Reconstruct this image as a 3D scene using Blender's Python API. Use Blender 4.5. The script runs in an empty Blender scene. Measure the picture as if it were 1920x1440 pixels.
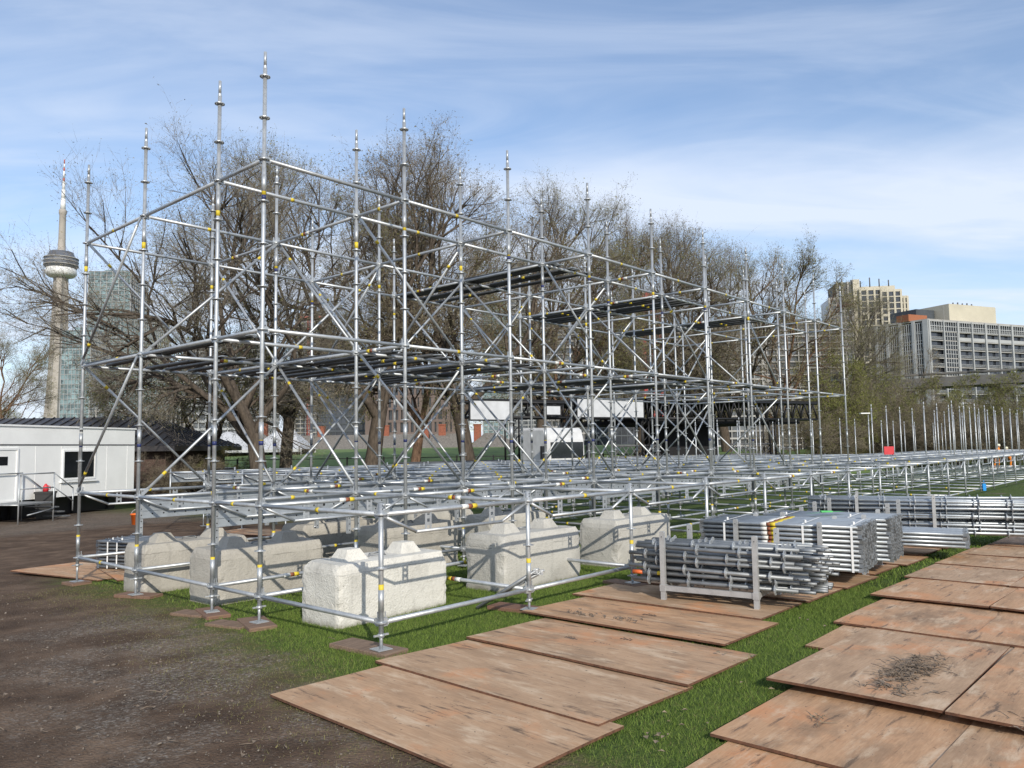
import bpy, math, random
import numpy as np
from mathutils import Vector, Matrix, noise as mnoise

R = math.radians
# ------------------------------------------------------------------ camera
scene = bpy.context.scene
col = scene.collection
CAM_Z = 1.90
PITCH, ROLL = 0.0809, -0.0150
cp, sp, cr, sr = math.cos(PITCH), math.sin(PITCH), math.cos(ROLL), math.sin(ROLL)
right0, fwd, up0 = Vector((1, 0, 0)), Vector((0, cp, sp)), Vector((0, -sp, cp))
right = cr * right0 + sr * up0
up = -sr * right0 + cr * up0
cam_data = bpy.data.cameras.new('camera')
cam = bpy.data.objects.new('camera', cam_data)
col.objects.link(cam)
m = Matrix.Identity(4)
for i in range(3):
    m[i][0], m[i][1], m[i][2] = right[i], up[i], -fwd[i]
m[2][3] = CAM_Z
cam.matrix_world = m
cam_data.sensor_width = 36.0
cam_data.lens = 36.0 * 1470.6 / 1920.0
cam_data.clip_start = 0.1
cam_data.clip_end = 9000
scene.camera = cam

# ------------------------------------------------------------------ light
SUN_EL = R(27)
SUN_AZ = math.atan2(0.421, -1.363)            # direction to the sun, measured from +Y towards +X
sun_dir = Vector((math.sin(SUN_AZ) * math.cos(SUN_EL), math.cos(SUN_AZ) * math.cos(SUN_EL), math.sin(SUN_EL)))
sd = bpy.data.lights.new('sun', 'SUN')
sd.energy = 3.2
sd.angle = R(0.5)
sd.color = (1.0, 0.93, 0.82)
sun = bpy.data.objects.new('sun', sd)
col.objects.link(sun)
sun.rotation_euler = sun_dir.to_track_quat('Z', 'Y').to_euler()
sun.location = (8, -20, 30)

world = bpy.data.worlds.new('World')
scene.world = world
world.use_nodes = True
wn, wl = world.node_tree.nodes, world.node_tree.links
for n in list(wn): wn.remove(n)
w_out = wn.new('ShaderNodeOutputWorld')
w_bg = wn.new('ShaderNodeBackground')
w_sky = wn.new('ShaderNodeTexSky')
w_sky.sky_type = 'NISHITA'
w_sky.sun_disc = False
w_sky.sun_elevation = SUN_EL
w_sky.sun_rotation = SUN_AZ
w_sky.air_density = 1.0
w_sky.dust_density = 0.6
w_sky.ozone_density = 2.0
w_bg.inputs['Strength'].default_value = 0.135
wl.new(w_bg.outputs[0], w_out.inputs[0])

def wmath(op, a, b=None, clamp=False):
    n = wn.new('ShaderNodeMath'); n.operation = op; n.use_clamp = clamp
    for k, s in enumerate((a, b)):
        if s is None: continue
        if isinstance(s, (int, float)): n.inputs[k].default_value = s
        else: wl.new(s, n.inputs[k])
    return n.outputs[0]
w_tc = wn.new('ShaderNodeTexCoord')
w_sep = wn.new('ShaderNodeSeparateXYZ')
wl.new(w_tc.outputs['Generated'], w_sep.inputs[0])
zc = wmath('MAXIMUM', w_sep.outputs[2], 0.0)
den = wmath('ADD', zc, 0.12)
w_cmb = wn.new('ShaderNodeCombineXYZ')
wl.new(wmath('DIVIDE', w_sep.outputs[0], den), w_cmb.inputs[0])
wl.new(wmath('DIVIDE', w_sep.outputs[1], den), w_cmb.inputs[1])
def wcloud(rot, scl, nscale, detail, dist, lo, hi, rough=0.55, off=(0, 0, 0)):
    mp = wn.new('ShaderNodeMapping'); wl.new(w_cmb.outputs[0], mp.inputs[0])
    mp.inputs['Rotation'].default_value = (0, 0, R(rot)); mp.inputs['Scale'].default_value = scl
    mp.inputs['Location'].default_value = off
    nz = wn.new('ShaderNodeTexNoise'); wl.new(mp.outputs[0], nz.inputs[0])
    nz.inputs['Scale'].default_value = nscale; nz.inputs['Detail'].default_value = detail
    nz.inputs['Roughness'].default_value = rough; nz.inputs['Distortion'].default_value = dist
    mr = wn.new('ShaderNodeMapRange'); mr.interpolation_type = 'SMOOTHSTEP'
    wl.new(nz.outputs[0], mr.inputs[0]); mr.inputs[1].default_value = lo; mr.inputs[2].default_value = hi
    return mr.outputs[0]
c_big = wcloud(-40, (0.50, 1.0, 1), 0.8, 5, 0.7, 0.36, 0.68, 0.5, (4.1, 2.2, 0))
c_wisp = wcloud(-52, (0.7, 2.4, 1), 1.1, 8, 1.2, 0.38, 0.74, 0.56, (0.4, 1.9, 0))
c_low = wcloud(-10, (0.6, 1.0, 1), 2.2, 8, 0.4, 0.36, 0.64, 0.6, (5.2, 0.3, 0))
# the air gets milkier towards the horizon, and the low cloud bank sits there
hz = wn.new('ShaderNodeMapRange'); hz.interpolation_type = 'SMOOTHSTEP'
wl.new(zc, hz.inputs[0]); hz.inputs[1].default_value = 0.02; hz.inputs[2].default_value = 0.42
hz.inputs[3].default_value = 1.0; hz.inputs[4].default_value = 0.0
lowc = wmath('MULTIPLY', hz.outputs[0], wmath('ADD', wmath('MULTIPLY', c_low, 0.34), 0.30))
cov = wmath('ADD', wmath('MULTIPLY', c_big, 0.56), wmath('MULTIPLY', c_wisp, 0.30))
cov = wmath('ADD', wmath('ADD', cov, lowc), 0.10)
cov = wmath('MINIMUM', cov, 0.90)
w_tint = wn.new('ShaderNodeMix'); w_tint.data_type = 'RGBA'; w_tint.blend_type = 'MULTIPLY'
w_tint.inputs[0].default_value = 1.0
wl.new(w_sky.outputs[0], w_tint.inputs[6]); w_tint.inputs[7].default_value = (0.92, 0.98, 1.04, 1)
w_mix = wn.new('ShaderNodeMix'); w_mix.data_type = 'RGBA'
wl.new(cov, w_mix.inputs[0])
wl.new(w_tint.outputs[2], w_mix.inputs[6])
w_mix.inputs[7].default_value = (4.8, 5.3, 6.2, 1)
wl.new(w_mix.outputs[2], w_bg.inputs[0])

scene.view_settings.view_transform = 'Standard'
scene.view_settings.look = 'None'
scene.view_settings.exposure = 0.34
scene.view_settings.gamma = 1.0
scene.view_settings.use_curve_mapping = False
scene.render.film_transparent = False
scene.cycles.max_bounces = 4
scene.cycles.transparent_max_bounces = 4

# ------------------------------------------------------------------ frame of the scaffold grid
OX, OY = -2.849, 8.897
TH = 0.8448
ux, uy = math.cos(TH), math.sin(TH)
def UV(u, v, z=0.0): return Vector((OX + u * ux - v * uy, OY + u * uy + v * ux, z))
def toUV(x, y): return ((x - OX) * ux + (y - OY) * uy, -(x - OX) * uy + (y - OY) * ux)
def smooth(a, b, t):
    t = max(0.0, min(1.0, (t - a) / (b - a))); return t * t * (3 - 2 * t)
def ground_z(x, y):
    u, v = toUV(x, y)
    s = min(max(v + 2.13, 0.0), 34.0)
    return -0.0165 * s + 0.03 * smooth(0.8, 2.5, u) * (1 - smooth(1.0, 4.0, v))
L = 2.13
VROW = [-2.13, 0.0, 1.065, 3.195, 5.325]
ZD = 1.29                                        # deck ring level

# ------------------------------------------------------------------ helpers
class MB:
    """collects geometry; build() links it as ONE mesh object"""
    def __init__(s): s.v, s.f, s.mi, s.sm = [], [], [], []
    def add(s, verts, faces, mat=0, smooth=False):
        b = len(s.v); s.v += [tuple(p) for p in verts]
        for f in faces:
            s.f.append(tuple(b + i for i in f)); s.mi.append(mat); s.sm.append(smooth)
        return s
    def box(s, c, d, mat=0, rz=0.0, M=None):
        x, y, z = d[0] / 2, d[1] / 2, d[2] / 2
        pts = [Vector(p) for p in ((-x, -y, -z), (x, -y, -z), (x, y, -z), (-x, y, -z), (-x, -y, z), (x, -y, z), (x, y, z), (-x, y, z))]
        if M is not None: pts = [M @ p for p in pts]
        elif rz:
            c_, s_ = math.cos(rz), math.sin(rz)
            pts = [Vector((p.x * c_ - p.y * s_, p.x * s_ + p.y * c_, p.z)) for p in pts]
        c = Vector(c)
        return s.add([p + c for p in pts], [(0, 3, 2, 1), (4, 5, 6, 7), (0, 1, 5, 4), (1, 2, 6, 5), (2, 3, 7, 6), (3, 0, 4, 7)], mat)
    def tube(s, p0, p1, r, n=10, r2=None, caps=True, mat=0, sm=True):
        p0, p1 = Vector(p0), Vector(p1); r2 = r if r2 is None else r2
        d = (p1 - p0)
        if d.length < 1e-6: return s
        d.normalize()
        a = d.orthogonal().normalized(); b = d.cross(a)
        vs = []
        for p, rr in ((p0, r), (p1, r2)):
            for k in range(n):
                t = 2 * math.pi * k / n
                vs.append(p + a * (rr * math.cos(t)) + b * (rr * math.sin(t)))
        fs = [(k, (k + 1) % n, n + (k + 1) % n, n + k) for k in range(n)]
        s.add(vs, fs, mat, sm)
        if caps:
            bb = len(s.v) - 2 * n
            s.f.append(tuple(bb + k for k in reversed(range(n)))); s.mi.append(mat); s.sm.append(False)
            s.f.append(tuple(bb + n + k for k in range(n))); s.mi.append(mat); s.sm.append(False)
        return s
    def path(s, pts, r, n=8, mat=0):
        for a, b in zip(pts[:-1], pts[1:]): s.tube(a, b, r, n, mat=mat)
        return s
    def lathe(s, prof, n=20, c=(0, 0, 0), mat=0, sm=True, rot=0.0):
        vs = []
        for r, z in prof:
            for k in range(n):
                t = 2 * math.pi * k / n + rot
                vs.append((c[0] + r * math.cos(t), c[1] + r * math.sin(t), c[2] + z))
        fs = []
        for i in range(len(prof) - 1):
            for k in range(n):
                fs.append((i * n + k, i * n + (k + 1) % n, (i + 1) * n + (k + 1) % n, (i + 1) * n + k))
        return s.add(vs, fs, mat, sm)
    def prism(s, poly, y0, y1, mat=0, axis='y'):
        n = len(poly)
        f = {'y': lambda p, t: (p[0], t, p[1]), 'x': lambda p, t: (t, p[0], p[1]), 'z': lambda p, t: (p[0], p[1], t)}[axis]
        vs = [f(p, y0) for p in poly] + [f(p, y1) for p in poly]
        fs = [(k, (k + 1) % n, n + (k + 1) % n, n + k) for k in range(n)] + [tuple(reversed(range(n))), tuple(range(n, 2 * n))]
        return s.add(vs, fs, mat)
    def mesh(s, name, mats):
        me = bpy.data.meshes.new(name)
        me.from_pydata(s.v, [], s.f)
        for mm in (mats if isinstance(mats, (list, tuple)) else [mats]): me.materials.append(mm)
        me.polygons.foreach_set('material_index', s.mi)
        me.polygons.foreach_set('use_smooth', s.sm)
        me.update()
        return me
    def build(s, name, mats, parent=None, loc=None, rz=0.0):
        return obj(name, s.mesh(name, mats), parent, loc, rz)

def obj(name, me, parent=None, loc=None, rz=0.0, rot=None):
    o = bpy.data.objects.new(name, me); col.objects.link(o)
    if parent is not None: o.parent = parent
    if loc is not None: o.location = loc
    if rot is not None: o.rotation_euler = rot
    elif rz: o.rotation_euler = (0, 0, rz)
    return o
def tag(o, label=None, cat=None, group=None, kind=None):
    if label: o['label'] = label
    if cat: o['category'] = cat
    if group: o['group'] = group
    if kind: o['kind'] = kind
    return o
def thing(name, label, cat, loc=(0, 0, 0), rz=0.0, group=None):
    return tag(obj(name, None, None, loc, rz), label, cat, group)
def mesh_np(name, verts, tris, mats, k=3, smooth=False):
    me = bpy.data.meshes.new(name)
    nv, nf = len(verts), len(tris)
    me.vertices.add(nv); me.vertices.foreach_set('co', np.asarray(verts, dtype=np.float32).ravel())
    me.loops.add(nf * k); me.loops.foreach_set('vertex_index', np.asarray(tris, dtype=np.int32).ravel())
    me.polygons.add(nf)
    me.polygons.foreach_set('loop_start', np.arange(0, nf * k, k, dtype=np.int32))
    me.polygons.foreach_set('loop_total', np.full(nf, k, dtype=np.int32))
    if smooth: me.polygons.foreach_set('use_smooth', np.ones(nf, dtype=bool))
    for mm in (mats if isinstance(mats, (list, tuple)) else [mats]): me.materials.append(mm)
    me.update(calc_edges=True)
    return me
ORD = ['first', 'second', 'third', 'fourth', 'fifth', 'sixth', 'seventh', 'eighth', 'ninth', 'tenth', 'eleventh', 'twelfth', 'thirteenth', 'fourteenth']

# ------------------------------------------------------------------ materials
class NT:
    def __init__(s, name):
        s.m = bpy.data.materials.new(name); s.m.use_nodes = True
        s.n, s.l = s.m.node_tree.nodes, s.m.node_tree.links
        s.b = s.n['Principled BSDF']
    def set(s, k, v):
        i = s.b.inputs[k]
        if hasattr(v, 'node'): s.l.new(v, i)
        else: i.default_value = v
    def pos(s): return s.n.new('ShaderNodeNewGeometry').outputs['Position']
    def objc(s): return s.n.new('ShaderNodeTexCoord').outputs['Object']
    def island(s): return s.n.new('ShaderNodeNewGeometry').outputs['Random Per Island']
    def orand(s): return s.n.new('ShaderNodeObjectInfo').outputs['Random']
    def mapping(s, v, sc=(1, 1, 1), rot=(0, 0, 0), loc=(0, 0, 0)):
        mp = s.n.new('ShaderNodeMapping'); s.l.new(v, mp.inputs[0])
        mp.inputs['Scale'].default_value = sc; mp.inputs['Rotation'].default_value = rot; mp.inputs['Location'].default_value = loc
        return mp.outputs[0]
    def noise(s, v, scale, detail=4, rough=0.55, dist=0.0, out=0):
        nz = s.n.new('ShaderNodeTexNoise')
        if v is not None: s.l.new(v, nz.inputs[0])
        nz.inputs['Scale'].default_value = scale; nz.inputs['Detail'].default_value = detail
        nz.inputs['Roughness'].default_value = rough; nz.inputs['Distortion'].default_value = dist
        return nz.outputs[out]
    def voronoi(s, v, scale, feat='F1', out=0):
        nz = s.n.new('ShaderNodeTexVoronoi'); nz.feature = feat
        s.l.new(v, nz.inputs[0]); nz.inputs['Scale'].default_value = scale
        return nz.outputs[out]
    def ramp(s, f, stops, interp='LINEAR'):
        rp = s.n.new('ShaderNodeValToRGB'); s.l.new(f, rp.inputs[0])
        cr_ = rp.color_ramp; cr_.interpolation = interp
        while len(cr_.elements) > 1: cr_.elements.remove(cr_.elements[-1])
        for k, (p, c) in enumerate(stops):
            e = cr_.elements[0] if k == 0 else cr_.elements.new(p)
            e.position = p
            e.color = (c, c, c, 1) if isinstance(c, (int, float)) else (*c, 1)
        return rp.outputs[0]
    def mix(s, f, a, b, mode='MIX'):
        mx = s.n.new('ShaderNodeMix'); mx.data_type = 'RGBA'; mx.blend_type = mode
        for k, v in ((0, f), (6, a), (7, b)):
            if hasattr(v, 'node'): s.l.new(v, mx.inputs[k])
            elif k == 0: mx.inputs[0].default_value = v
            else: mx.inputs[k].default_value = (*v, 1) if len(v) == 3 else v
        return mx.outputs[2]
    def math(s, op, a, b=None, clamp=False):
        n = s.n.new('ShaderNodeMath'); n.operation = op; n.use_clamp = clamp
        for k, v in enumerate((a, b)):
            if v is None: continue
            if hasattr(v, 'node'): s.l.new(v, n.inputs[k])
            else: n.inputs[k].default_value = v
        return n.outputs[0]
    def mr(s, v, a, b, c=0.0, d=1.0, sm=True):
        n = s.n.new('ShaderNodeMapRange'); n.interpolation_type = 'SMOOTHSTEP' if sm else 'LINEAR'
        s.l.new(v, n.inputs[0])
        for k, q in ((1, a), (2, b), (3, c), (4, d)): n.inputs[k].default_value = q
        return n.outputs[0]
    def bump(s, h, strength=0.3, dist=0.01):
        b = s.n.new('ShaderNodeBump'); b.inputs['Strength'].default_value = strength; b.inputs['Distance'].default_value = dist
        s.l.new(h, b.inputs['Height']); s.l.new(b.outputs[0], s.b.inputs['Normal'])
    def sep(s, v):
        n = s.n.new('ShaderNodeSeparateXYZ'); s.l.new(v, n.inputs[0]); return n.outputs

MAT = {}
def plain(name, c, rough=0.6, metal=0.0, var=0.12, vscale=3.0, bump=0.0, bscale=40.0, spec=0.5, rand=0.0):
    t = NT(name); p = t.pos()
    nz = t.noise(p, vscale, 5)
    lo = tuple(x * (1 - var) for x in c); hi = tuple(min(1, x * (1 + var)) for x in c)
    cc = t.ramp(nz, [(0.3, lo), (0.7, hi)])
    if rand:
        g = t.mr(t.orand(), 0, 1, 1 - rand, 1 + rand, False)
        cmb = t.n.new('ShaderNodeCombineColor')
        for k in range(3): t.l.new(g, cmb.inputs[k])
        cc = t.mix(1.0, cc, cmb.outputs[0], 'MULTIPLY')
    t.set('Base Color', cc); t.set('Roughness', rough); t.set('Metallic', metal); t.set('Specular IOR Level', spec)
    if bump: t.bump(t.noise(p, bscale, 5), bump, 0.01)
    MAT[name] = t.m
    return t.m

def galv(name, c, metal, r0, r1, var=0.10, rand=0.12):
    t = NT(name); o = t.objc()
    n1 = t.noise(o, 9.0, 6, 0.6); n2 = t.noise(o, 60.0, 3, 0.6)
    f = t.math('ADD', t.math('MULTIPLY', n1, 0.65), t.math('MULTIPLY', n2, 0.35))
    cc = t.ramp(f, [(0.3, tuple(x * (1 - 2.0 * var) for x in c)), (0.5, c), (0.72, tuple(min(1, x * (1 + var)) for x in c))])
    g = t.mr(t.orand(), 0, 1, 1 - rand, 1 + rand * 0.6, False)
    cmb = t.n.new('ShaderNodeCombineColor')
    for k in range(3): t.l.new(g, cmb.inputs[k])
    cc = t.mix(1.0, cc, cmb.outputs[0], 'MULTIPLY')
    t.set('Base Color', cc); t.set('Metallic', metal)
    t.set('Roughness', t.mr(f, 0.3, 0.7, r0, r1))
    t.bump(n2, 0.12, 0.003)
    MAT[name] = t.m
galv('galv', (0.47, 0.49, 0.50), 0.60, 0.36, 0.54, 0.13, 0.16)
galv('galv_dull', (0.25, 0.262, 0.268), 0.60, 0.42, 0.60, 0.18, 0.22)
galv('galv_bright', (0.40, 0.43, 0.45), 0.62, 0.30, 0.46, 0.10, 0.14)
galv('galv_beam', (0.42, 0.45, 0.47), 0.60, 0.40, 0.55, 0.08, 0.12)
galv('rack_steel', (0.46, 0.46, 0.45), 0.45, 0.45, 0.6, 0.10, 0.10)
plain('tape_yellow', (0.62, 0.47, 0.03), 0.55, var=0.15)
plain('tape_white', (0.70, 0.70, 0.66), 0.55, var=0.15)
plain('tape_brown', (0.22, 0.07, 0.03), 0.6)
plain('sticker_blue', (0.02, 0.03, 0.12), 0.5)
plain('orange_paint', (0.62, 0.13, 0.03), 0.5)
galv('steel_shaded', (0.050, 0.053, 0.056), 0.25, 0.45, 0.6, 0.15, 0.2)  # tube steel with the shade of the undersides put into its base colour
plain('ink', (0.07, 0.055, 0.045), 0.8)
plain('strap_white', (0.75, 0.75, 0.73), 0.5)
plain('green_strap', (0.08, 0.45, 0.12), 0.5)
plain('hole_dark', (0.012, 0.012, 0.013), 0.9)
plain('black_metal', (0.012, 0.012, 0.013), 0.5, metal=0.2, var=0.3)
plain('black_cloth', (0.010, 0.010, 0.011), 0.9)
plain('stage_grey', (0.10, 0.10, 0.105), 0.7, var=0.3)
plain('white_sheet', (0.50, 0.51, 0.52), 0.5, var=0.10, bump=0.05, bscale=2)
plain('trailer_white', (0.82, 0.82, 0.79), 0.5, var=0.05, vscale=1.2)
plain('trailer_trim', (0.80, 0.80, 0.78), 0.5, var=0.04)
plain('dark_glass', (0.012, 0.014, 0.016), 0.08, spec=0.8)
plain('bin_black', (0.012, 0.012, 0.012), 0.45)
plain('red_plastic', (0.55, 0.03, 0.04), 0.5)
plain('bucket_orange', (0.80, 0.16, 0.02), 0.5)
plain('roof_metal', (0.055, 0.050, 0.050), 0.45, metal=0.3)
plain('brown_brick', (0.075, 0.045, 0.035), 0.9, var=0.3, vscale=8)
plain('red_brick', (0.25, 0.085, 0.05), 0.9, var=0.3, vscale=6)
plain('shingle', (0.16, 0.145, 0.125), 0.9, var=0.35, vscale=5)
plain('tower_concrete', (0.36, 0.33, 0.29), 0.85, var=0.12, vscale=0.05)
plain('tower_dark', (0.10, 0.11, 0.13), 0.5, var=0.2, vscale=0.1)
plain('tower_white', (0.72, 0.72, 0.70), 0.5, var=0.05)
plain('tower_red', (0.45, 0.10, 0.07), 0.5)
plain('concrete_slab', (0.34, 0.33, 0.31), 0.85, var=0.15, vscale=0.3)
plain('concrete_road', (0.085, 0.083, 0.08), 0.85, var=0.25, vscale=0.4)
plain('beige_wall', (0.50, 0.46, 0.36), 0.8, var=0.08, vscale=0.2)
plain('brown_panel', (0.14, 0.105, 0.09), 0.8, var=0.2, vscale=0.2)
plain('slate_panel', (0.055, 0.065, 0.075), 0.6, var=0.2, vscale=0.2)
plain('pale_panel', (0.36, 0.37, 0.37), 0.7, var=0.1, vscale=0.2)
plain('rust_panel', (0.30, 0.11, 0.05), 0.8)
plain('crimson_panel', (0.42, 0.05, 0.05), 0.6, var=0.1)
plain('car_paint', (0.008, 0.009, 0.010), 0.2, spec=0.6)
plain('tyre', (0.015, 0.015, 0.015), 0.9)
plain('cab_white', (0.55, 0.55, 0.54), 0.4)
plain('hi_vis', (0.85, 0.25, 0.02), 0.6)
plain('hat_white', (0.8, 0.78, 0.6), 0.4)
plain('skin', (0.45, 0.27, 0.19), 0.6)
plain('trousers', (0.03, 0.035, 0.05), 0.8)
plain('blue_bag', (0.01, 0.25, 0.65), 0.4)
plain('lawn', (0.10, 0.155, 0.030), 0.95, var=0.25, vscale=0.5, bump=0.08, bscale=6)
plain('debris', (0.17, 0.13, 0.095), 0.9, var=0.4, vscale=30)
plain('dry_leaf', (0.22, 0.17, 0.11), 0.8, var=0.3, vscale=40)
def glass_far(name, c, rough=0.12):
    t = NT(name); p = t.pos()
    v = t.voronoi(t.mapping(p, (0.35, 0.35, 0.33)), 1.0, out=1)
    sepn = t.n.new('ShaderNodeSeparateColor'); t.l.new(v, sepn.inputs[0])
    cc = t.mix(sepn.outputs[0], tuple(x * 0.35 for x in c), tuple(min(1, x * 1.5) for x in c))
    t.set('Base Color', cc); t.set('Roughness', rough); t.set('Specular IOR Level', 0.8)
    MAT[name] = t.m
glass_far('glass_green', (0.16, 0.23, 0.24))
glass_far('glass_grey', (0.09, 0.10, 0.11))
glass_far('glass_dark', (0.03, 0.035, 0.045))

def concrete(name, c):
    t = NT(name); o = t.objc(); p = t.pos()
    n1 = t.noise(p, 2.2, 6, 0.6); n2 = t.noise(p, 45, 4, 0.6)
    base = t.ramp(n1, [(0.25, tuple(x * 0.72 for x in c)), (0.5, c), (0.75, tuple(min(1, x * 1.08) for x in c))])
    streak = t.noise(t.mapping(p, (9, 9, 0.7)), 1.0, 3)
    base = t.mix(t.mr(streak, 0.56, 0.75, 0, 0.35), base, tuple(x * 0.62 for x in c))
    pit = t.voronoi(p, 42.0)
    pm = t.math('MULTIPLY', t.mr(pit, 0.05, 0.16, 1, 0), t.mr(t.noise(p, 5, 3), 0.52, 0.62, 0, 1))
    base = t.mix(t.mr(n2, .52, .70, 0, .35), base, tuple(x * 0.6 for x in c))
    base = t.mix(t.math('MULTIPLY', pm, 0.75), base, tuple(x * 0.45 for x in c))
    oz = t.sep(o)[2]
    mud = t.math('MULTIPLY', t.mr(t.math('ADD', oz, t.math('MULTIPLY', t.noise(p, 9, 5), .14)), .07, .17, 1, 0), .55)
    base = t.mix(mud, base, (0.13, 0.11, 0.075))
    line = t.math('ADD', oz, t.math('MULTIPLY', t.noise(p, 6, 3), .05))
    seam = t.math('MULTIPLY', t.mr(t.math('ABSOLUTE', t.math('SUBTRACT', line, .60)), .003, .010, 1, 0), t.mr(t.noise(p, 2.5, 3), .45, .55, 0, .5))
    base = t.mix(seam, base, tuple(x * 0.4 for x in c))
    t.set('Base Color', base); t.set('Roughness', 0.9); t.set('Specular IOR Level', 0.25)
    t.bump(t.math('SUBTRACT', t.math('ADD', n2, t.math('MULTIPLY', n1, 0.5)), t.math('MULTIPLY', pm, 1.4)), 0.8, 0.016)
    MAT[name] = t.m
concrete('concrete_cream', (0.62, 0.60, 0.54))
concrete('concrete_grey', (0.47, 0.455, 0.41))
concrete('concrete_brown', (0.42, 0.395, 0.345))

def plywood():
    t = NT('plywood'); o = t.objc(); rnd = t.orand()
    cx = t.n.new('ShaderNodeCombineXYZ'); t.l.new(t.math('MULTIPLY', rnd, 37.0), cx.inputs[0]); t.l.new(t.math('MULTIPLY', rnd, 91.0), cx.inputs[1])
    va = t.n.new('ShaderNodeVectorMath'); t.l.new(o, va.inputs[0]); t.l.new(cx.outputs[0], va.inputs[1])
    q = va.outputs[0]
    grain = t.noise(t.mapping(q, (22, 1.6, 1)), 2.2, 7, 0.62, 1.1)
    fine = t.noise(t.mapping(q, (160, 6, 1)), 1.0, 3, 0.6)
    blot = t.noise(t.mapping(q, (1.9, 0.75, 1)), 1.7, 7, 0.66, 0.25)
    c = t.ramp(grain, [(0.25, (0.270, 0.150, 0.080)), (0.5, (0.450, 0.275, 0.155)), (0.75, (0.560, 0.375, 0.230))])
    c = t.mix(t.mr(fine, 0.45, 0.75, 0, 0.35), c, (0.17, 0.105, 0.068))
    grey = t.mix(t.mr(rnd, 0.0, 1.0, 0.0, 1.0), (0.55, 0.30, 0.150), (0.42, 0.315, 0.215))
    c = t.mix(0.42, c, grey)
    rn2 = t.math('FRACT', t.math('MULTIPLY', rnd, 7.13))
    dirt = t.math('MULTIPLY', t.mr(blot, 0.42, 0.64), t.mr(rn2, 0.0, 1.0, 0.25, 0.85, False))
    c = t.mix(dirt, c, (0.225, 0.148, 0.092))
    oran = t.noise(t.mapping(q, (1, 1, 1), (0, 0, 0), (7.7, 3.1, 0)), 1.2, 6, 0.62, 0.2)
    c = t.mix(t.mr(oran, 0.52, 0.70, 0, 0.8), c, (0.56, 0.255, 0.115))
    pale = t.noise(t.mapping(q, (2.6, 0.7, 1), (0, 0, 0), (1.7, 13.1, 0)), 2.0, 8, 0.72, 0.2)
    c = t.mix(t.mr(pale, 0.50, 0.68, 0, 0.75), c, (0.60, 0.46, 0.32))
    spk = t.noise(q, 26, 4, 0.6, 0.7)
    c = t.mix(t.mr(spk, 0.65, 0.71, 0, 0.8), c, (0.06, 0.04, 0.03))
    smud = t.noise(t.mapping(q, (5.0, 0.7, 1), (0, 0, 0.12), (3.3, 4.4, 0)), 2.1, 8, 0.75, 0.3)
    c = t.mix(t.mr(smud, 0.55, 0.66, 0, 0.85), c, (0.105, 0.072, 0.05))
    t.set('Base Color', c); t.set('Roughness', t.mr(blot, 0.3, 0.7, 0.62, 0.82)); t.set('Specular IOR Level', 0.3)
    t.bump(t.math('ADD', grain, t.math('MULTIPLY', fine, 0.6)), 0.25, 0.004)
    MAT['plywood'] = t.m
plywood()
plain('ply_edge', (0.12, 0.055, 0.030), 0.9, var=0.4, vscale=25)
def board():
    t = NT('sole_wood'); o = t.objc()
    g = t.noise(t.mapping(o, (3, 60, 60)), 1.0, 5, 0.6, 0.8)
    c = t.ramp(g, [(0.3, (0.10, 0.065, 0.045)), (0.7, (0.27, 0.185, 0.125))])
    tone = t.mr(t.orand(), 0, 1, 0.0, 0.75, False)
    c = t.mix(tone, c, (0.17, 0.072, 0.045))
    t.set('Base Color', c); t.set('Roughness', 0.85); t.bump(g, 0.3, 0.005)
    MAT['sole_wood'] = t.m
board()

def bark(name, lo, hi):
    t = NT(name); p = t.pos()
    g = t.noise(t.mapping(p, (6, 6, 1.2)), 1.6, 6, 0.65)
    t.set('Base Color', t.ramp(g, [(0.3, lo), (0.7, hi)])); t.set('Roughness', 0.95); t.set('Specular IOR Level', 0.15)
    t.bump(g, 0.6, 0.05)
    MAT[name] = t.m
bark('bark', (0.040, 0.032, 0.025), (0.135, 0.108, 0.084))
bark('bark_red', (0.10, 0.060, 0.040), (0.24, 0.155, 0.105))
def twig(name, a, b, leafy=False):
    t = NT(name)
    t.set('Base Color', t.mix(t.island(), a, b)); t.set('Roughness', 0.9); t.set('Specular IOR Level', 0.15)
    MAT[name] = t.m
twig('twig', (0.125, 0.110, 0.090), (0.27, 0.24, 0.20))
twig('twig_brown', (0.12, 0.10, 0.075), (0.26, 0.215, 0.165))
twig('bud_olive', (0.10, 0.105, 0.035), (0.24, 0.225, 0.09))
twig('bud_brown', (0.11, 0.10, 0.055), (0.24, 0.21, 0.135))
twig('leaf_green', (0.085, 0.100, 0.022), (0.22, 0.225, 0.065))
twig('grass', (0.052, 0.100, 0.015), (0.205, 0.275, 0.060))
twig('grass_dry', (0.095, 0.105, 0.028), (0.27, 0.24, 0.11))
twig('pebble', (0.07, 0.053, 0.04), (0.235, 0.20, 0.165))

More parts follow.
